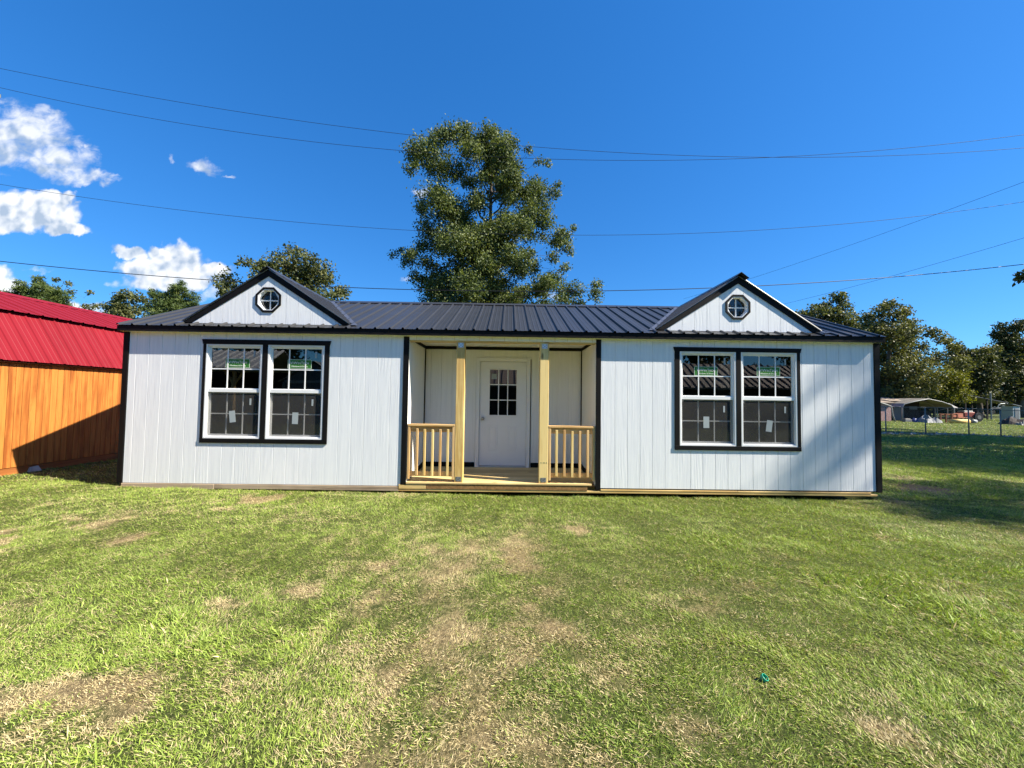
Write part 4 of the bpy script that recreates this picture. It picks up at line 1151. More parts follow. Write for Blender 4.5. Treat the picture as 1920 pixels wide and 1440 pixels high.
T1 = zb([(690, 250, 66), (700, 290, 85), (600, 240, 52), (770, 240, 45), (810, 290, 100), (560, 260, 80), (420, 250, 55), (370, 300, 80), (290, 290, 40), (250, 385, 38), (330, 400, 100), (430, 470, 120), (290, 520, 45), (520, 440, 80), (640, 430, 90),
    (760, 400, 100), (870, 370, 85), (930, 390, 40), (850, 460, 70), (740, 520, 60), (620, 560, 60), (1060, 430, 60), (1065, 390, 25), (1120, 430, 25), (1060, 540, 105), (1170, 590, 48), (1190, 540, 22), (980, 560, 60), (880, 570, 80), (420, 600, 70), (440, 700, 130), (310, 730, 55),
    (560, 700, 90), (520, 820, 130), (850, 680, 70), (1060, 690, 100), (980, 760, 100), (1100, 780, 80), (640, 830, 90), (760, 860, 100), (880, 850, 110), (1000, 860, 70), (370, 870, 70), (1250, 820, 45), (1290, 850, 28), (1230, 920, 62), (1270, 960, 35), (1160, 950, 30),
    (300, 940, 60), (200, 1020, 52), (165, 950, 22), (250, 1020, 40), (160, 1030, 25), (420, 950, 120), (560, 980, 120), (700, 970, 130), (850, 960, 90), (960, 980, 60), (340, 1080, 60), (440, 1110, 130), (600, 1120, 130), (740, 1110, 90), (950, 1090, 90), (1030, 1060, 60), (290, 1170, 55),
    (350, 1210, 80), (470, 1250, 130), (640, 1240, 110), (840, 1200, 90), (960, 1200, 80), (1150, 1040, 45), (1180, 1110, 75), (1240, 1100, 35), (1150, 1180, 50), (1050, 1250, 60), (890, 1290, 90), (1040, 1310, 60), (1230, 1220, 70), (1310, 1240, 60), (1420, 1215, 38), (1440, 1195, 20), (1410, 1290, 45), (1320, 1310, 50), (1200, 1310, 60),
    (400, 1330, 100), (560, 1340, 120), (720, 1340, 110), (860, 1400, 110), (1050, 1400, 90), (500, 1450, 140), (750, 1460, 140), (950, 1480, 120), (640, 1580, 160), (850, 1590, 130)])
b1 = at(918, 790, 21)
make_tree('sweet_gum_tree', 'tall leafy green tree rising behind the middle of the black roof', 'tree', (b1[0], b1[1]), pxb(T1, 21), 'leaf_main', .115, .080, 98, .30, None, 3, .55, npc=26, sp_=1.05)
T2 = [(440, 530, 22), (425, 540, 12), (478, 512, 20), (475, 492, 12), (500, 500, 16), (540, 495, 26), (555, 475, 18), (585, 490, 20), (600, 512, 28), (570, 525, 32), (630, 540, 20), (648, 552, 10), (520, 535, 35), (430, 552, 10), (490, 550, 30), (560, 560, 34), (620, 562, 26), (460, 560, 24), (540, 590, 40)]
make_tree('oak_tree', 'round topped oak behind the left dormer', 'tree', at(545, 700, 30)[:2], pxb(T2, 30), 'leaf_oak', .20, .15, 42, .22, None, 5, .6)
T3 = [(205, 575, 16), (212, 556, 9), (228, 560, 9), (250, 552, 13), (242, 574, 16), (265, 560, 10), (222, 592, 20), (255, 592, 18), (230, 620, 25)]
make_tree('oak_tree', 'small dark oak between the red roof and the pine', 'tree', at(235, 700, 38)[:2], pxb(T3, 38), 'leaf_oak', .22, .15, 40, .18, None, 6, .6)
T3b = [(340, 532, 7), (342, 545, 11), (325, 552, 13), (355, 555, 12), (300, 562, 14), (290, 550, 9), (335, 568, 17), (365, 572, 10), (305, 580, 16), (350, 588, 18), (280, 575, 10), (320, 605, 26)]
make_tree('pine_tree', 'light green pine left of the left dormer', 'tree', at(328, 700, 36)[:2], pxb(T3b, 36), 'leaf_pine', .36, .055, 60, .16, None, 7, .6, True)
T4 = [(82, 530, 12), (60, 540, 14), (95, 542, 14), (45, 552, 14), (75, 555, 20), (110, 555, 16), (100, 572, 20), (60, 575, 22), (30, 556, 12), (85, 600, 26), (120, 580, 12)]
make_tree('pine_tree', 'bushy green pine standing above the red shed roof', 'tree', at(80, 700, 30)[:2], pxb(T4, 30), 'leaf_pine', .34, .050, 66, .18, None, 8, .6, True)
T5 = [(12, 550, 9), (20, 562, 12), (0, 560, 12), (130, 545, 5), (128, 532, 5), (138, 560, 7), (152, 562, 7), (165, 545, 4), (103, 523, 4), (150, 578, 10), (168, 575, 6), (140, 592, 12), (20, 590, 14), (-20, 565, 16)]
make_tree('gum_tree', 'thin sprays of grey green foliage showing round the bushy pine', 'tree', at(120, 700, 34)[:2], pxb(T5, 34), 'leaf_oak', .20, .13, 44, .12, None, 9, .4, fill=.3)
# right hand side, beyond the fence
T6 = [(1573, 556, 12), (1548, 568, 13), (1575, 578, 17), (1520, 585, 16), (1495, 590, 13), (1555, 595, 24), (1590, 600, 20), (1530, 610, 26), (1600, 620, 24), (1570, 640, 36), (1610, 660, 30), (1560, 690, 40), (1590, 730, 34)]
make_tree('oak_tree', 'oak rising behind the right end of the black roof', 'tree', at(1575, 760, 46)[:2], pxb(T6, 46), 'leaf_oak', .27, .19, 30, .3, None, 10, .6)
T7 = [(1745, 622, 15), (1765, 636, 15), (1785, 650, 14), (1775, 665, 16), (1672, 570, 11), (1655, 580, 16), (1690, 585, 14), (1632, 592, 14), (1665, 605, 24), (1716, 598, 12), (1705, 622, 22), (1640, 625, 26), (1680, 645, 32), (1735, 630, 14), (1751, 640, 13), (1725, 660, 26), (1640, 665, 30), (1768, 648, 9), (1783, 650, 11), (1765, 672, 18), (1795, 668, 10), (1690, 690, 34), (1650, 705, 30), (1740, 700, 26), (1715, 722, 26), (1670, 728, 20), (1642, 730, 14), (1750, 728, 16)]
make_tree('oak_tree', 'broad brownish olive oak hanging over the carport', 'tree', at(1662, 775, 38)[:2], pxb(T7, 38), 'leaf_olive', .21, .15, 42, .36, None, 11, .65)
T8 = [(1783, 700, 20), (1770, 715, 18), (1798, 712, 18), (1785, 730, 22), (1765, 742, 16), (1805, 740, 16)]
make_tree('small_tree', 'yellow green small tree in front of the dark oaks', 'tree', at(1785, 775, 39)[:2], pxb(T8, 39), 'leaf_bright', .18, .10, 60, .12, None, 12, .6)
T9 = [(1808, 655, 13), (1800, 662, 13), (1815, 668, 14), (1795, 684, 20), (1831, 660, 10), (1820, 675, 16), (1848, 676, 16), (1835, 700, 26), (1862, 700, 20), (1815, 705, 20), (1850, 725, 24), (1825, 735, 22)]
make_tree('oak_tree', 'dark oak between the yellow green tree and the tall right oak', 'tree', at(1838, 775, 44)[:2], pxb(T9, 44), 'leaf_dark', .25, .17, 36, .3, None, 13, .6)
T10 = [(1886, 612, 12), (1872, 625, 10), (1905, 620, 15), (1925, 610, 16), (1895, 642, 16), (1918, 650, 20), (1880, 665, 14), (1900, 680, 26), (1940, 670, 30), (1885, 705, 24), (1915, 715, 26), (1950, 720, 30), (1880, 735, 18), (1970, 660, 30)]
make_tree('oak_tree', 'tall dark oak at the right edge behind the small white shed', 'tree', at(1912, 775, 47)[:2], pxb(T10, 47), 'leaf_dark', .26, .18, 34, .38, None, 14, .6)
# thicket closing the view under the crowns
T11 = [(px, 735 + 12*math.sin(px*.13), 17) for px in range(1600, 2060, 22)] + [(px, 752, 13) for px in range(1610, 2060, 20)] + [(px, 764, 11) for px in range(1610, 2060, 16)]
def thicket(rows, D, seed, mat, ll):
    rng = np.random.default_rng(seed); V = []
    C = np.concatenate([np.array(b_[:3]) + rng.normal(0, .5, (90, 3))*b_[3] for b_ in pxb(rows, D)])
    Vq, P = leaf_quads(C, 9, np.full(len(C), .4), ll, ll*.7, rng); n = len(Vq)
    me = np_mesh('undergrowth', Vq.reshape(-1, 3), np.arange(n*4).reshape(-1, 4), mat, {'tone': ('FLOAT', np.repeat(np.clip(rng.normal(.4, .25, n), 0, 1), 4))})
    o = link('undergrowth', me); tag(o, 'dark thicket of undergrowth under the far oaks' if seed == 31 else 'dark thicket between the carport and the lean-to', 'undergrowth', kind='stuff')
thicket(T11, 62, 31, 'leaf_dark', .45)
thicket([(px, 742 + 7*math.sin(px*.3), 9) for px in range(1765, 1850, 9)] + [(px, 757, 8) for px in range(1770, 1850, 9)], 50, 32, 'leaf_dark', .38)
# trees standing to the right of the view: their shade falls on the yard and the end of the house
def loose_crown(x, y, z0, z1, r, n, seed):
    rng = np.random.default_rng(seed); out = []
    for i in range(n):
        t = rng.random(); a = rng.uniform(0, 2*math.pi); q = r*math.sqrt(rng.random())*(.55+.45*math.sin(math.pi*min(1, t*.8+.2)))
        out.append((x+q*math.cos(a), y+q*math.sin(a), z0+(z1-z0)*t, r*rng.uniform(.26, .40)))
    return out
SHADE = [(25.5, -4.4, 9.0, 18.5, 2.5, 18, 51), (22.5, 3.2, 4.6, 12, 3.7, 40, 52), (29.5, 8.0, 4.6, 13, 4.5, 44, 53), (24.5, 0.8, 5, 12.5, 4.2, 34, 54), (34, 11.0, 5, 12.5, 4.2, 30, 55)]
for x, y, z0, z1, r, n, sd in SHADE:
    crown = loose_crown(x, y, z0, z1, r, n, sd)
    if sd == 51: crown = loose_crown(24.0, -4.6, 8.6, 15.2, 2.7, 38, sd) + loose_crown(24.0, -4.5, 15.5, 19.0, 2.2, 9, 58)
    if sd == 52:
        tip = at(1911, 517, 11.5); crown += [(tip[0]+.12, tip[1], tip[2], .05), (tip[0]+.8, tip[1]-.1, tip[2]+.1, .3), (tip[0]+1.6, tip[1]-.2, tip[2]+.2, .6)]
    make_tree('shade_tree', {51: 'leafy tree beyond the right edge whose shade falls on the house end', 52: 'leafy tree out past the right edge, one branch tip showing', 53: 'leafy tree beyond the right edge shading the grass by the fence', 54: 'leafy tree beyond the right edge shading the middle of the yard', 55: 'leafy tree beyond the right edge nearest the dirt line'}[sd], 'tree', (x, y), crown, 'leaf_oak', .17, .12, 26, .24, 'trees beside the yard', sd, 0.0)
# trees far behind the photographer, mirrored in the panes
for x, y, sd, wh in ((-24, -27, 61, 'over the far end of the grey roofed shelter'), (-13, -29, 62, 'between the grey roofed shelter and the charcoal shed'), (9, -27, 64, 'over the near end of the brown roof'), (18, -29, 65, 'over the far end of the brown roof'), (28, -26, 66, 'beyond the brown roofed building'), (-33, -25, 67, 'beyond the grey roofed shelter')):
    make_tree('mirrored_tree', 'dark tree mirrored in the glass ' + wh, 'tree', (x, y), loose_crown(x, y, 2.5, 9.5, 4.6, 20, sd), 'leaf_dark', .38, .28, 9, .3, 'trees behind the photographer', sd, 0.0, limbs=False)

# ------------------------------------------------------------------ power lines on two poles outside the view
WY = 6.8; WD = WY - CAM[1]
def pole(x, label):
    zb_ = float(height(x, WY))
    p = thing('utility_pole', label, 'utility pole', (x, WY, zb_), 'utility poles')
    MB().tube([(x, WY, zb_-.3), (x, WY, 7), (x, WY, 12.4)], [.17, .14, .11], 12).build('pole_shaft', 'pole', p, True)
    arm = MB().box(x-1.2, x+1.2, WY-.20, WY-.10, 11.45, 11.57).build('cross_arm', 'pole', p)
    for q in (-1.1, 1.1): MB().lathe((x+q, WY-.15, 11.571), [(.02, 0), (.02, .06), (.06, .07), (.07, .11), (.045, .13), (.06, .16), (.03, .20)], 10).build('insulator', 'porcelain', arm)
    MB().lathe((x, WY, 12.40), [(.02, 0), (.02, .06), (.06, .07), (.07, .11), (.045, .13), (.06, .16), (.03, .20)], 10).build('insulator', 'porcelain', p)
    MB().beam((x-.7, WY-.12, 11.45), (x, WY-.12, 10.9), .03, .04).beam((x+.7, WY-.12, 11.45), (x, WY-.12, 10.9), .03, .04).build('arm_brace', 'dark_steel', p)
    return p
ins = at(4, 172, WD)
pole(ins[0]-1.1, 'wooden utility pole just past the left edge, insulator showing top left')
pole(26.0, 'wooden utility pole beyond the right edge carrying the lines')
def wire(label, pts, rad, mat, xs, D=None):
    P = np.array([at(px, py, WD) for px, py in pts])
    co = np.polyfit(P[:, 0], P[:, 2], 2 if len(pts) < 5 else 3)
    X = np.linspace(xs[0], xs[1], 70)
    o = MB().tube([(x, WY-.15, float(np.polyval(co, x))) for x in X], rad, 5, False).build('power_line', mat)
    return tag(o, label, 'power line', 'overhead lines across the sky')
wire('uppermost thin power line, passing above the insulator at the left', [(0, 135), (230, 175), (460, 215), (770, 261), (980, 280), (1160, 292), (1400, 299), (1640, 295), (1920, 283)], .0065, 'cable_pale', (ins[0]-1.1, 26.0))
wire('thin power line leaving the insulator at the left, highest at the right', [(15, 172), (150, 201), (460, 255), (760, 287), (1040, 304), (1240, 307), (1400, 301), (1600, 290), (1920, 257)], .0065, 'cable_pale', (ins[0], 26.0))
wire('thin line crossing the middle of the big tree', [(0, 350), (230, 380), (480, 413), (780, 438), (1080, 445), (1400, 434), (1640, 418), (1920, 381)], .0065, 'cable_pale', (ins[0]-1.1, 26.0))
wire('thick black cable low over the roof and both dormers', [(0, 493), (230, 512), (460, 530), (640, 543), (960, 549), (1140, 548), (1430, 537), (1700, 518), (1920, 498)], .0125, 'cable', (ins[0]-1.1, 26.0))
def drop(label, p, q, rad):
    A = at(*p); B = at(*q); d = (B-A)
    ts = np.linspace(-.45, 1.25, 40); L = np.linalg.norm(d)
    o = MB().tube([A + d*t + np.array([0, 0, -.018*L*(1-(2*t-1)**2)*.5]) for t in ts], rad, 5, False).build('service_line', 'cable_pale')
    tag(o, label, 'power line', 'service lines')
drop('thin service line climbing from the right dormer peak to the right edge', (1402, 524, 26), (1920, 341, 15.5), .0075)
drop('thin service line climbing from behind the right roof end to the right edge', (1470, 570, 26), (1920, 446, 15.5), .0075)

# ------------------------------------------------------------------ chain link fence across the yard
fz = lambda x: float(height(x, FENCE_Y))
fence = thing('fence', 'low chain link fence with grey metal posts at the back of the yard', 'fence', (21, FENCE_Y, fz(21)))
FX = [5.0, 7.4, 9.8, 12.2, 14.6, 17.0, 19.0, 21.02, 23.22, 24.85, 27.3, 29.8, 32.3]
for x in FX: MB().tube([(x, FENCE_Y, fz(x)-.1), (x, FENCE_Y, fz(x)+1.33)], .027, 8).build('fence_post', 'galv_dull', fence, True)
MB().tube([(x, FENCE_Y-.03, fz(x)+1.31) for x in FX], .018, 6).build('top_rail', 'galv_dull', fence, True)
mb = MB(); stp = .085
x = FX[0]
while x < FX[-1]:
    for s in (1, -1):
        xa, xb = x, x + s*1.20
        if FX[0] <= xb <= FX[-1]: mb.beam((xa, FENCE_Y-.03+s*.002, fz(xa)+.06), (xb, FENCE_Y-.03+s*.002, fz(xb)+1.28), .002, .002, (0, 1, 0))
    x += stp
ml = mb.build('chain_mesh', 'galv_dull', fence); ml['kind'] = 'stuff'

# ------------------------------------------------------------------ things in the far yard

def brick_mat():
    m, t, b = new_mat('reddish_brick')
    g = t.node('ShaderNodeNewGeometry')
    br = t.node('ShaderNodeTexBrick'); mp = t.node('ShaderNodeMapping'); mp.inputs['Rotation'].default_value = (R(90), 0, 0)
    t.l.new(g.outputs['Position'], mp.inputs[0]); t.l.new(mp.outputs[0], br.inputs['Vector'])
    br.inputs['Scale'].default_value = 4.2
    br.inputs['Color1'].default_value = (.30, .13, .12, 1); br.inputs['Color2'].default_value = (.42, .24, .23, 1); br.inputs['Mortar'].default_value = (.5, .44, .42, 1)
    t.l.new(br.outputs['Color'], b.inputs['Base Color']); b.inputs['Roughness'].default_value = .85
    return m
MAT['brick'] = brick_mat()
MAT['beige_metal'] = plain('beige_roof_metal', (.19, .172, .15), .45, .5, 0, .25, 3)
MAT['tan_roof'] = plain('tan_shed_roof', (.28, .22, .17), .6, .3, 0, .2)
MAT['grey_paint'] = plain('grey_door_paint', (.17, .18, .20), .6, .3, 0, .15)
MAT['white_paint'] = plain('white_pipe_paint', (.26, .26, .255), .5, .5, 0, .1)
MAT['dark_wood'] = plain('dark_old_timber', (.045, .035, .028), .8, .2, 0, .4)
MAT['blue_tarp'] = plain('blue_tarpaulin', (.02, .035, .14), .5, .4, 0, .3)
MAT['brown_paint'] = plain('rusty_brown_paint', (.22, .085, .035), .7, .3, 0, .4)
MAT['red_paint'] = plain('faded_red_paint', (.26, .05, .03), .6, .3, 0, .35)
MAT['yellow_wood'] = plain('yellow_timber', (.62, .42, .14), .6, .3, 0, .25)
MAT['salmon'] = plain('salmon_cushion', (.52, .22, .13), .7, .3, 0, .2)
MAT['tyre'] = plain('tyre_rubber', (.018, .018, .019), .8, .3)
MAT['grey_tarp'] = plain('grey_tarpaulin', (.19, .195, .20), .6, .3, 0, .35, 2)
MAT['white_shed'] = plain('chalky_white_cladding', (.40, .43, .42), .6, .3, 0, .12)
MAT['stone'] = plain('pale_stone', (.42, .39, .34), .85, .2, 0, .4)
MAT['brown_metal'] = plain('brown_roof_metal', (.22, .17, .14), .5, .3, 0, .2, 3)
MAT['grey_metal'] = plain('pale_grey_roof_metal', (.42, .43, .45), .5, .3, 0, .2, 3)
MAT['charcoal'] = plain('charcoal_cladding', (.09, .09, .10), .6, .3, 0, .1)
def gz_(p): return float(height(p[0], p[1]))
def root_at(name, label, cat, px, D, group=None):
    p = at(px, 788, D); z = gz_(p)
    return thing(name, label, cat, (p[0], p[1], z), group), p[0], p[1], z
# brick outbuilding half hidden by the house corner
r, X, Y, Z = root_at('brick_shed', 'small reddish brick shed half hidden behind the right corner of the house', 'shed', 1660, 33)
MB().box(X-2.6, X+.52, Y, Y+2.5, Z-.1, Z+1.55).build('shed_wall', 'brick', r)
MB().prism([(X-2.8, Y-.2, Z+1.56), (X+.7, Y-.2, Z+1.56), (X+.7, Y+2.7, Z+1.95), (X-2.8, Y+2.7, Z+1.95)], (0, 0, 0), (0, 0, .07)).build('shed_roof', 'tan_roof', r)
# grey store with a plank door under the carport
r, X, Y, Z = root_at('store_shed', 'grey store with tall flat doors beside the brick shed', 'shed', 1690, 35)
MB().box(X-.9, X+1.7, Y, Y+2.2, Z-.05, Z+1.72).build('shed_wall', 'dark_wood', r)
dd = MB().cbox(X-.72, X+.22, Y-.04, Y-.002, Z+.03, Z+1.60, .01).build('shed_door', 'grey_paint', r)
MB().box(X+.10, X+.14, Y-.07, Y-.041, Z+.75, Z+.9).build('handle', 'galv_dull', dd)
MB().box(X+.75, X+1.45, Y-.05, Y-.002, Z+1.02, Z+1.30).build('window', 'grey_paint', r)
MB().prism([(X-1.6, Y-.5, Z+1.75), (X+2.0, Y-.5, Z+1.75), (X+2.0, Y+2.4, Z+2.12), (X-1.6, Y+2.4, Z+2.12)], (0, 0, 0), (0, 0, .06)).build('shed_roof', 'tan_roof', r)
# carport of bent pipe with beige sheets
r, X, Y, Z = root_at('carport', 'low carport of bent white pipe with a beige curved metal roof', 'carport', 1728, 34)
prof = [(-2.35, 0), (-2.35, 1.15), (-2.15, 1.48), (-1.2, 1.72), (0, 1.95), (1.2, 1.72), (2.0, 1.45), (2.25, 1.15), (2.25, 0)]
for k in range(4):
    yy = Y - .6 + k*1.5
    MB().tube([(X+a, yy, Z+h) for a, h in prof], .045, 7).build('pipe_frame', 'white_paint', r, True)
for k in range(5):
    y0, y1 = Y - .62 + k*.95, Y - .62 + (k+1)*.95 - .02
    pr = [p for p in prof[1:-1]]
    MB().add([(X+a, y0, Z+h+.055+.01*(k % 2)) for a, h in pr] + [(X+a, y1, Z+h+.055+.01*(k % 2)) for a, h in pr], [(i, i+1, len(pr)+i+1, len(pr)+i) for i in range(len(pr)-1)]).build('roof_panel', 'beige_metal', r)
MB().box(X-2.2, X+2.1, Y+3.9, Y+3.98, Z-.05, Z+1.4).build('back_wall', 'dark_wood', r)  # added dark panel, its colour stands in for shade inside the carport
MB().box(X+1.2, X+1.9, Y+.9, Y+2.2, Z-.02, Z+.8).box(X-.3, X+.6, Y+1.5, Y+2.4, Z-.02, Z+.55).build('shade_filler_boxes', 'dark_wood', r)  # dark filler boxes added to deepen that painted shade
# a second white pipe frame leaning at the brick shed
r, X, Y, Z = root_at('pipe_frame', 'bare bent white pipe standing against the brick shed', 'pipe frame', 1668, 32)
MB().tube([(X-1.3, Y, Z+1.72), (X-.2, Y, Z+1.42), (X+.12, Y, Z+1.30), (X+.22, Y, Z+1.1), (X+.24, Y, Z+.75), (X+.30, Y, Z+.5), (X+.48, Y, Z-.02)], .05, 8).build('pipe', 'white_paint', r, True)
# caravan-like beige awning end
r, X, Y, Z = root_at('awning', 'short beige slatted awning at the right end of the carport', 'awning', 1768, 35)
for k in range(3): MB().prism([(X-.55, Y-.1-.25*k, Z+1.62-.14*k), (X+.5, Y-.1-.25*k, Z+1.62-.14*k), (X+.5, Y-.34-.25*k, Z+1.47-.14*k), (X-.55, Y-.34-.25*k, Z+1.47-.14*k)], (0, 0, 0), (0, 0, .02)).build('slat', 'beige_metal', r)
for q in (-.5, .45): MB().tube([(X+q, Y, Z), (X+q, Y, Z+1.6)], .035, 6).tube([(X+q, Y-.8, Z+1.15), (X+q, Y, Z+.95)], .02, 5).build('awning_post', 'white_paint', r)
def lump(name, label, cat, px, D, w, d, h, mat, seed, group=None, kind=None):
    """a heap under a cover: an uneven low mound"""
    p = at(px, 788, D); z = gz_(p); rng = np.random.default_rng(seed); mb = MB(); n = 9; ph = rng.uniform(0, 6, 3)
    vs = []
    for i in range(n):
        for j in range(n):
            a, b_ = i/(n-1)*2-1, j/(n-1)*2-1
            q = max(0, 1-(a*a)**1.2)*max(0, 1-(b_*b_)**1.2)
            vs.append((p[0]+a*w/2, p[1]+b_*d/2, z-.03 + h*q**.6*(.8+.3*math.sin(4*a+ph[0])*math.cos(3*b_+ph[1])+.12*rng.normal())))
    mb.add(vs, [(i*n+j, i*n+j+1, (i+1)*n+j+1, (i+1)*n+j) for i in range(n-1) for j in range(n-1)])
    o = mb.build(name, mat, None, False, (p[0], p[1], z)); return tag(o, label, cat, group, kind)
lump('tarp_heap', 'grey tarpaulin heap in front of the carport', 'heap', 1741, 31.5, 1.5, 1.2, .62, 'grey_tarp', 1)
lump('tarp_heap', 'dark blue tarpaulin heap left of the grey one', 'heap', 1722, 32, 1.1, 1.0, .42, 'blue_tarp', 2)
lump('junk_heap', 'dark junk pile in front of the small white shed', 'heap', 1915, 30.5, 2.6, 1.5, .62, 'dark_wood', 3)
lump('tarp_heap', 'pale blue grey sheet beside the dark junk pile', 'heap', 1898, 31.5, .9, .8, .62, 'grey_tarp', 4)
lump('tarp_heap', 'small pale cover on the right end of the junk pile', 'heap', 1917, 29.6, .8, .5, .35, 'beige_metal', 5)
r, X, Y, Z = root_at('crate', 'pale crate on the ground by the grey store doors', 'crate', 1704, 32)
MB().cbox(X-.28, X+.28, Y, Y+.4, Z, Z+.20, .015).build('crate_body', 'grey_tarp', r); MB().cbox(X-.2, X+.2, Y+.05, Y+.35, Z+.201, Z+.28, .01).build('crate_lid', 'beige_metal', r)
# brown timber rack, bench, log, red tractor
r, X, Y, Z = root_at('timber_rack', 'rusty brown timber rack right of the carport', 'rack', 1775, 31.5)
for q in (-.5, -.05, .45, .9): MB().beam((X+q, Y, Z), (X+q, Y, Z+.72), .08, .08).build('upright', 'brown_paint', r)
for h in (.28, .62): MB().box(X-.55, X+.95, Y+.045, Y+.09, Z+h, Z+h+.12).build('rail', 'brown_paint', r)
o = MB().tube([(at(1782, 790, 31)[0], at(1782, 790, 31)[1], gz_(at(1782, 790, 31))+.17), (at(1816, 790, 31)[0], at(1816, 790, 31)[1], gz_(at(1816, 790, 31))+.17)], .17, 12).build('log', 'yellow_wood', None, True)
tag(o, 'yellow log lying on the grass in front of the bench', 'log')
r, X, Y, Z = root_at('bench', 'salmon coloured bench behind the yellow log', 'bench', 1807, 32)
MB().box(X-.42, X+.42, Y, Y+.4, Z+.40, Z+.46).build('seat', 'salmon', r); MB().box(X-.42, X+.42, Y+.38, Y+.43, Z+.48, Z+.78).build('backrest', 'salmon', r)
for q in (-.38, .34):
    for w in (.02, .34): MB().box(X+q, X+q+.05, Y+w, Y+w+.05, Z, Z+.399).build('leg', 'brown_paint', r)
r, X, Y, Z = root_at('tractor', 'faded red garden tractor with a pale top behind the bench', 'tractor', 1824, 34)
MB().cbox(X-.75, X+.25, Y, Y+.6, Z+.35, Z+.85, .06).build('body', 'red_paint', r); MB().cbox(X-.7, X+.1, Y+.03, Y+.57, Z+.851, Z+.95, .03).build('hood', 'beige_metal', r)
MB().box(X+.2, X+.62, Y+.1, Y+.5, Z+.5, Z+.6).box(X+.58, X+.66, Y+.1, Y+.5, Z+.61, Z+1.0).build('seat', 'tyre', r); MB().tube([(X+.05, Y+.3, Z+.95), (X+.16, Y+.3, Z+1.15)], .02, 6).build('steering_column', 'dark_steel', r)
for q, rr in ((-.5, .26), (.45, .40)):
    for yy in (Y-.12, Y+.60):
        wl = MB().lathe((X+q, yy, Z+rr), [(rr*.5, 0), (rr*.95, .0), (rr, .03), (rr, .10), (rr*.95, .13), (rr*.5, .13)], 16, 'y').build('wheel', 'tyre', r)
        MB().lathe((X+q, yy-.012, Z+rr), [(rr*.45, 0), (rr*.45, .011)], 12, 'y').build('rim', 'beige_metal', wl)
# white plastic drum lying by the tractor
o = MB().tube([(*at(1822, 790, 31.3)[:2], gz_(at(1822, 790, 31.3))+.16), (at(1834, 790, 31.3)[0], at(1834, 790, 31.3)[1]+.2, gz_(at(1834, 790, 31.3))+.16)], [.15, .16], 12).build('plastic_drum', 'white_paint', None, True)
tag(o, 'white plastic drum lying right of the yellow log', 'drum')
# dark lean-to
r, X, Y, Z = root_at('lean_to', 'dark open lean-to with a sloping roof under the oaks', 'shelter', 1840, 40)
MB().prism([(X-2.0, Y-.3, Z+2.55), (X+2.6, Y-.3, Z+1.72), (X+2.6, Y+3.0, Z+1.72), (X-2.0, Y+3.0, Z+2.55)], (0, 0, 0), (0, 0, .07)).build('lean_to_roof', 'charcoal', r)
for q in (-1.9, .4, 2.45):
    for yy in (Y-.2, Y+2.8): MB().beam((X+q, yy, Z-.1), (X+q, yy, Z+2.5-(q+1.9)*.18), .11, .11).build('post', 'dark_wood', r)
MB().tube([(X+.5, Y-.45, Z-.1), (X+.5, Y-.45, Z+2.75)], .06, 8).build('pipe_post', 'galv_dull', r)
# white parked trailers far off between the trunks
for px, lab in ((1872, 'long white trailer seen far off under the lean-to roof'), (1815, 'pale green trailer far off behind the red tractor')):
    r, X, Y, Z = root_at('trailer', lab, 'trailer', px, 58, 'far trailers')
    MB().cbox(X-1.6, X+1.6, Y, Y+2, Z+1.05, Z+1.75, .08).build('body', 'white_shed', r); MB().cbox(X-1.62, X+1.62, Y-.02, Y+2.02, Z+.85, Z+1.045, .02).build('skirt', 'charcoal', r)
    MB().cbox(X-1.1, X+1.1, Y-.03, Y-.005, Z+1.3, Z+1.5, .01).build('window', 'grey_paint', r)
    for q in (-.9, .9): MB().lathe((X+q, Y-.03, Z+.42), [(.2, 0), (.40, .0), (.42, .04), (.42, .16), (.2, .2)], 14, 'y').build('wheel', 'tyre', r)
    for q in (-1.45, 1.4): MB().box(X+q, X+q+.08, Y+.2, Y+.3, Z, Z+.849).build('stand', 'dark_steel', r)
# little white shed at the right edge
r, X, Y, Z = root_at('white_shed', 'narrow white shed standing at the right edge', 'shed', 1905, 36)
MB().box(X-.26, X+.42, Y, Y+.9, Z-.05, Z+1.42).build('shed_wall', 'white_shed', r)
MB().prism([(X-.36, Y-.08, Z+1.62), (X+.50, Y-.08, Z+1.43), (X+.50, Y+1.0, Z+1.43), (X-.36, Y+1.0, Z+1.62)], (0, 0, 0), (0, 0, .05)).build('shed_roof', 'white_paint', r)
MB().cbox(X-.10, X+.30, Y-.03, Y-.002, Z+.02, Z+1.22, .01).build('shed_door', 'grey_tarp', r)
# pale stones and rubbish along the dirt line: uncountable scraps
rng = np.random.default_rng(77); mb = MB()
for i in range(150):
    x = rng.uniform(12, 30); y = FENCE_Y - .15 + rng.normal(0, .35); s = rng.uniform(.03, .10)
    z = float(height(x, y)); v = []
    for k in range(6):
        a = k*math.pi/3; v.append((x+s*math.cos(a)*rng.uniform(.6, 1.2), y+s*math.sin(a)*rng.uniform(.6, 1.2), z-.01))
    k0 = len(mb.v); mb.add(v + [(x, y, z+s*rng.uniform(.5, .9))], [(j, (j+1) % 6, 6) for j in range(6)])
tag(mb.build('rubble', 'stone'), 'pale stones scattered along the dirt line by the fence', 'rubble', kind='stuff')
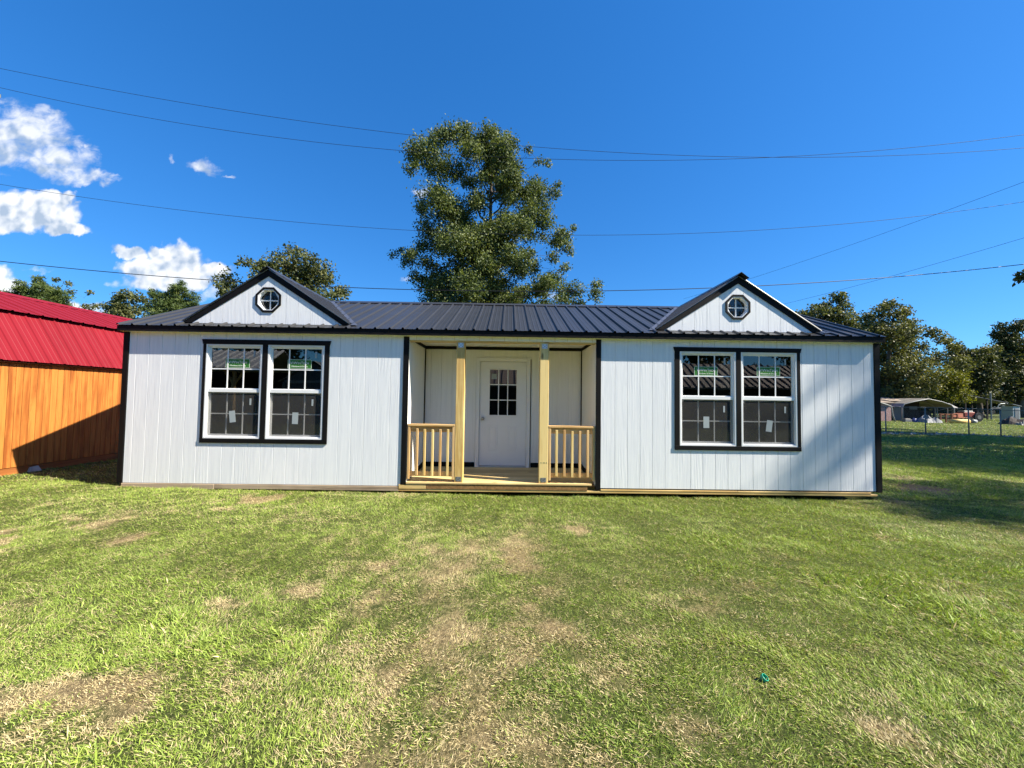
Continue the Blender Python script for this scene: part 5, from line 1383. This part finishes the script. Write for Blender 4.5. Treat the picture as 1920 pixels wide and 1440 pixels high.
# lump of concrete under the corner of the orange shed
p = on_ground(52, 893); rb = MB(); zc = gz_(p)
rb.add([(p[0]-.12, p[1]-.08, zc-.02), (p[0]+.13, p[1]-.09, zc-.02), (p[0]+.14, p[1]+.10, zc-.02), (p[0]-.13, p[1]+.09, zc-.02), (p[0]-.09, p[1]-.06, zc+.085), (p[0]+.10, p[1]-.05, zc+.075), (p[0]+.09, p[1]+.07, zc+.09), (p[0]-.08, p[1]+.06, zc+.08)], [(0,3,2,1),(4,5,6,7),(0,1,5,4),(1,2,6,5),(2,3,7,6),(3,0,4,7)])
tag(rb.build('concrete_block', 'stone'), 'grey concrete block in the grass at the foot of the orange shed', 'block')
# green bottle cap in the grass
p = on_ground(1431, 1263); z = gz_(p) + .012
cap = MB().lathe((0, 0, 0), [(.019, 0), (.019, .018), (.0175, .020), (.016, .020), (.0155, .006), (.004, .005)], 18).mesh('bottle_cap', 'green_plastic', False)
cap_o = link('bottle_cap', cap, None, (p[0], p[1], z)); cap_o.rotation_euler = (R(28), R(22), 0)
tag(cap_o, 'small green plastic bottle cap lying in the lawn', 'bottle cap')

# ------------------------------------------------------------------ sale sheds behind the photographer, mirrored in the panes
def gable_block(name, label, x0, x1, y0, y1, ze, zr_, wallm, roofm, open_=False):
    r = thing(name, label, 'building', ((x0+x1)/2, (y0+y1)/2, gz_(((x0+x1)/2, (y0+y1)/2))))
    if open_:
        MB().box(x0, x1, y0, y0+.1, 0, ze).build('back_wall', wallm, r)
        x = x0+.1
        while x < x1:
            MB().beam((x, y1-.1, 0), (x, y1-.1, ze), .14, .14).build('post', 'cedar', r)
            MB().beam((x+.05, y1-.1, ze-.75), (x+.55, y1-.1, ze-.05), .09, .09).beam((x-.05, y1-.1, ze-.75), (x-.55, y1-.1, ze-.05), .09, .09).build('brace', 'cedar', r)
            x += 2.2
    else: MB().box(x0, x1, y0, y1, -.05, ze).build('wall', wallm, r)
    ym = (y0+y1)/2
    for a, b_ in ((y1+.25, ym), (y0-.25, ym)):
        n = int((x1-x0+.4)/.45)
        lo, hi = [], []
        for o, h in rib_profile(x1-x0+.4, .40, .075, False): lo.append((x0-.2+o, a, ze-.03+h)); hi.append((x0-.2+o, b_, zr_+h))
        sheet(lo, hi).build('roof', roofm, r)
    MB().box(x0-.2, x1+.2, y1+.2, y1+.24, ze-.14, ze-.04).build('fascia', roofm if open_ is False else 'white_paint', r)
    return r
gable_block('brown_roofed_building', 'long brown ribbed roof mirrored in the right windows and the door', -3.0, 21, -19.5, -15.0, 2.3, 3.75, 'dark_wood', 'brown_metal')
gable_block('grey_roofed_shelter', 'grey ribbed roof on braced posts mirrored in the left windows', -17.5, -11.8, -15.5, -12.0, 2.75, 3.75, 'dark_wood', 'grey_metal', True)
r = thing('charcoal_shed', 'charcoal gabled shed with white edges mirrored in the left windows', 'building', (-9.6, -14, 0))
MB().box(-11.2, -8.2, -16.0, -13.0, -.05, 2.2).build('wall', 'charcoal', r)
MB().prism([(-11.2, -13.0, 2.21), (-8.2, -13.0, 2.21), (-9.7, -13.0, 3.1)], (0, -3.0, 0), (0, 0, 0)).build('gable', 'charcoal', r)
for e in (1, -1):
    MB().beam((-9.7, -12.97, 3.2), (-9.7+e*1.75, -12.97, 2.16), .03, .14, (0, 1, 0)).build('edge_board', 'white_paint', r)
    MB().add([(-9.7, -12.9, 3.2), (-9.7+e*1.75, -12.9, 2.16), (-9.7+e*1.75, -16.1, 2.16), (-9.7, -16.1, 3.2)], [(0, 1, 2, 3)]).build('roof', 'charcoal', r)
    MB().box(-9.7+e*1.5-.06, -9.7+e*1.5+.06, -12.995, -12.96, 0, 2.15).build('corner_board', 'white_paint', r)
MB().box(-11.2, -8.2, -12.995, -12.97, 2.12, 2.24).build('fascia', 'white_paint', r)
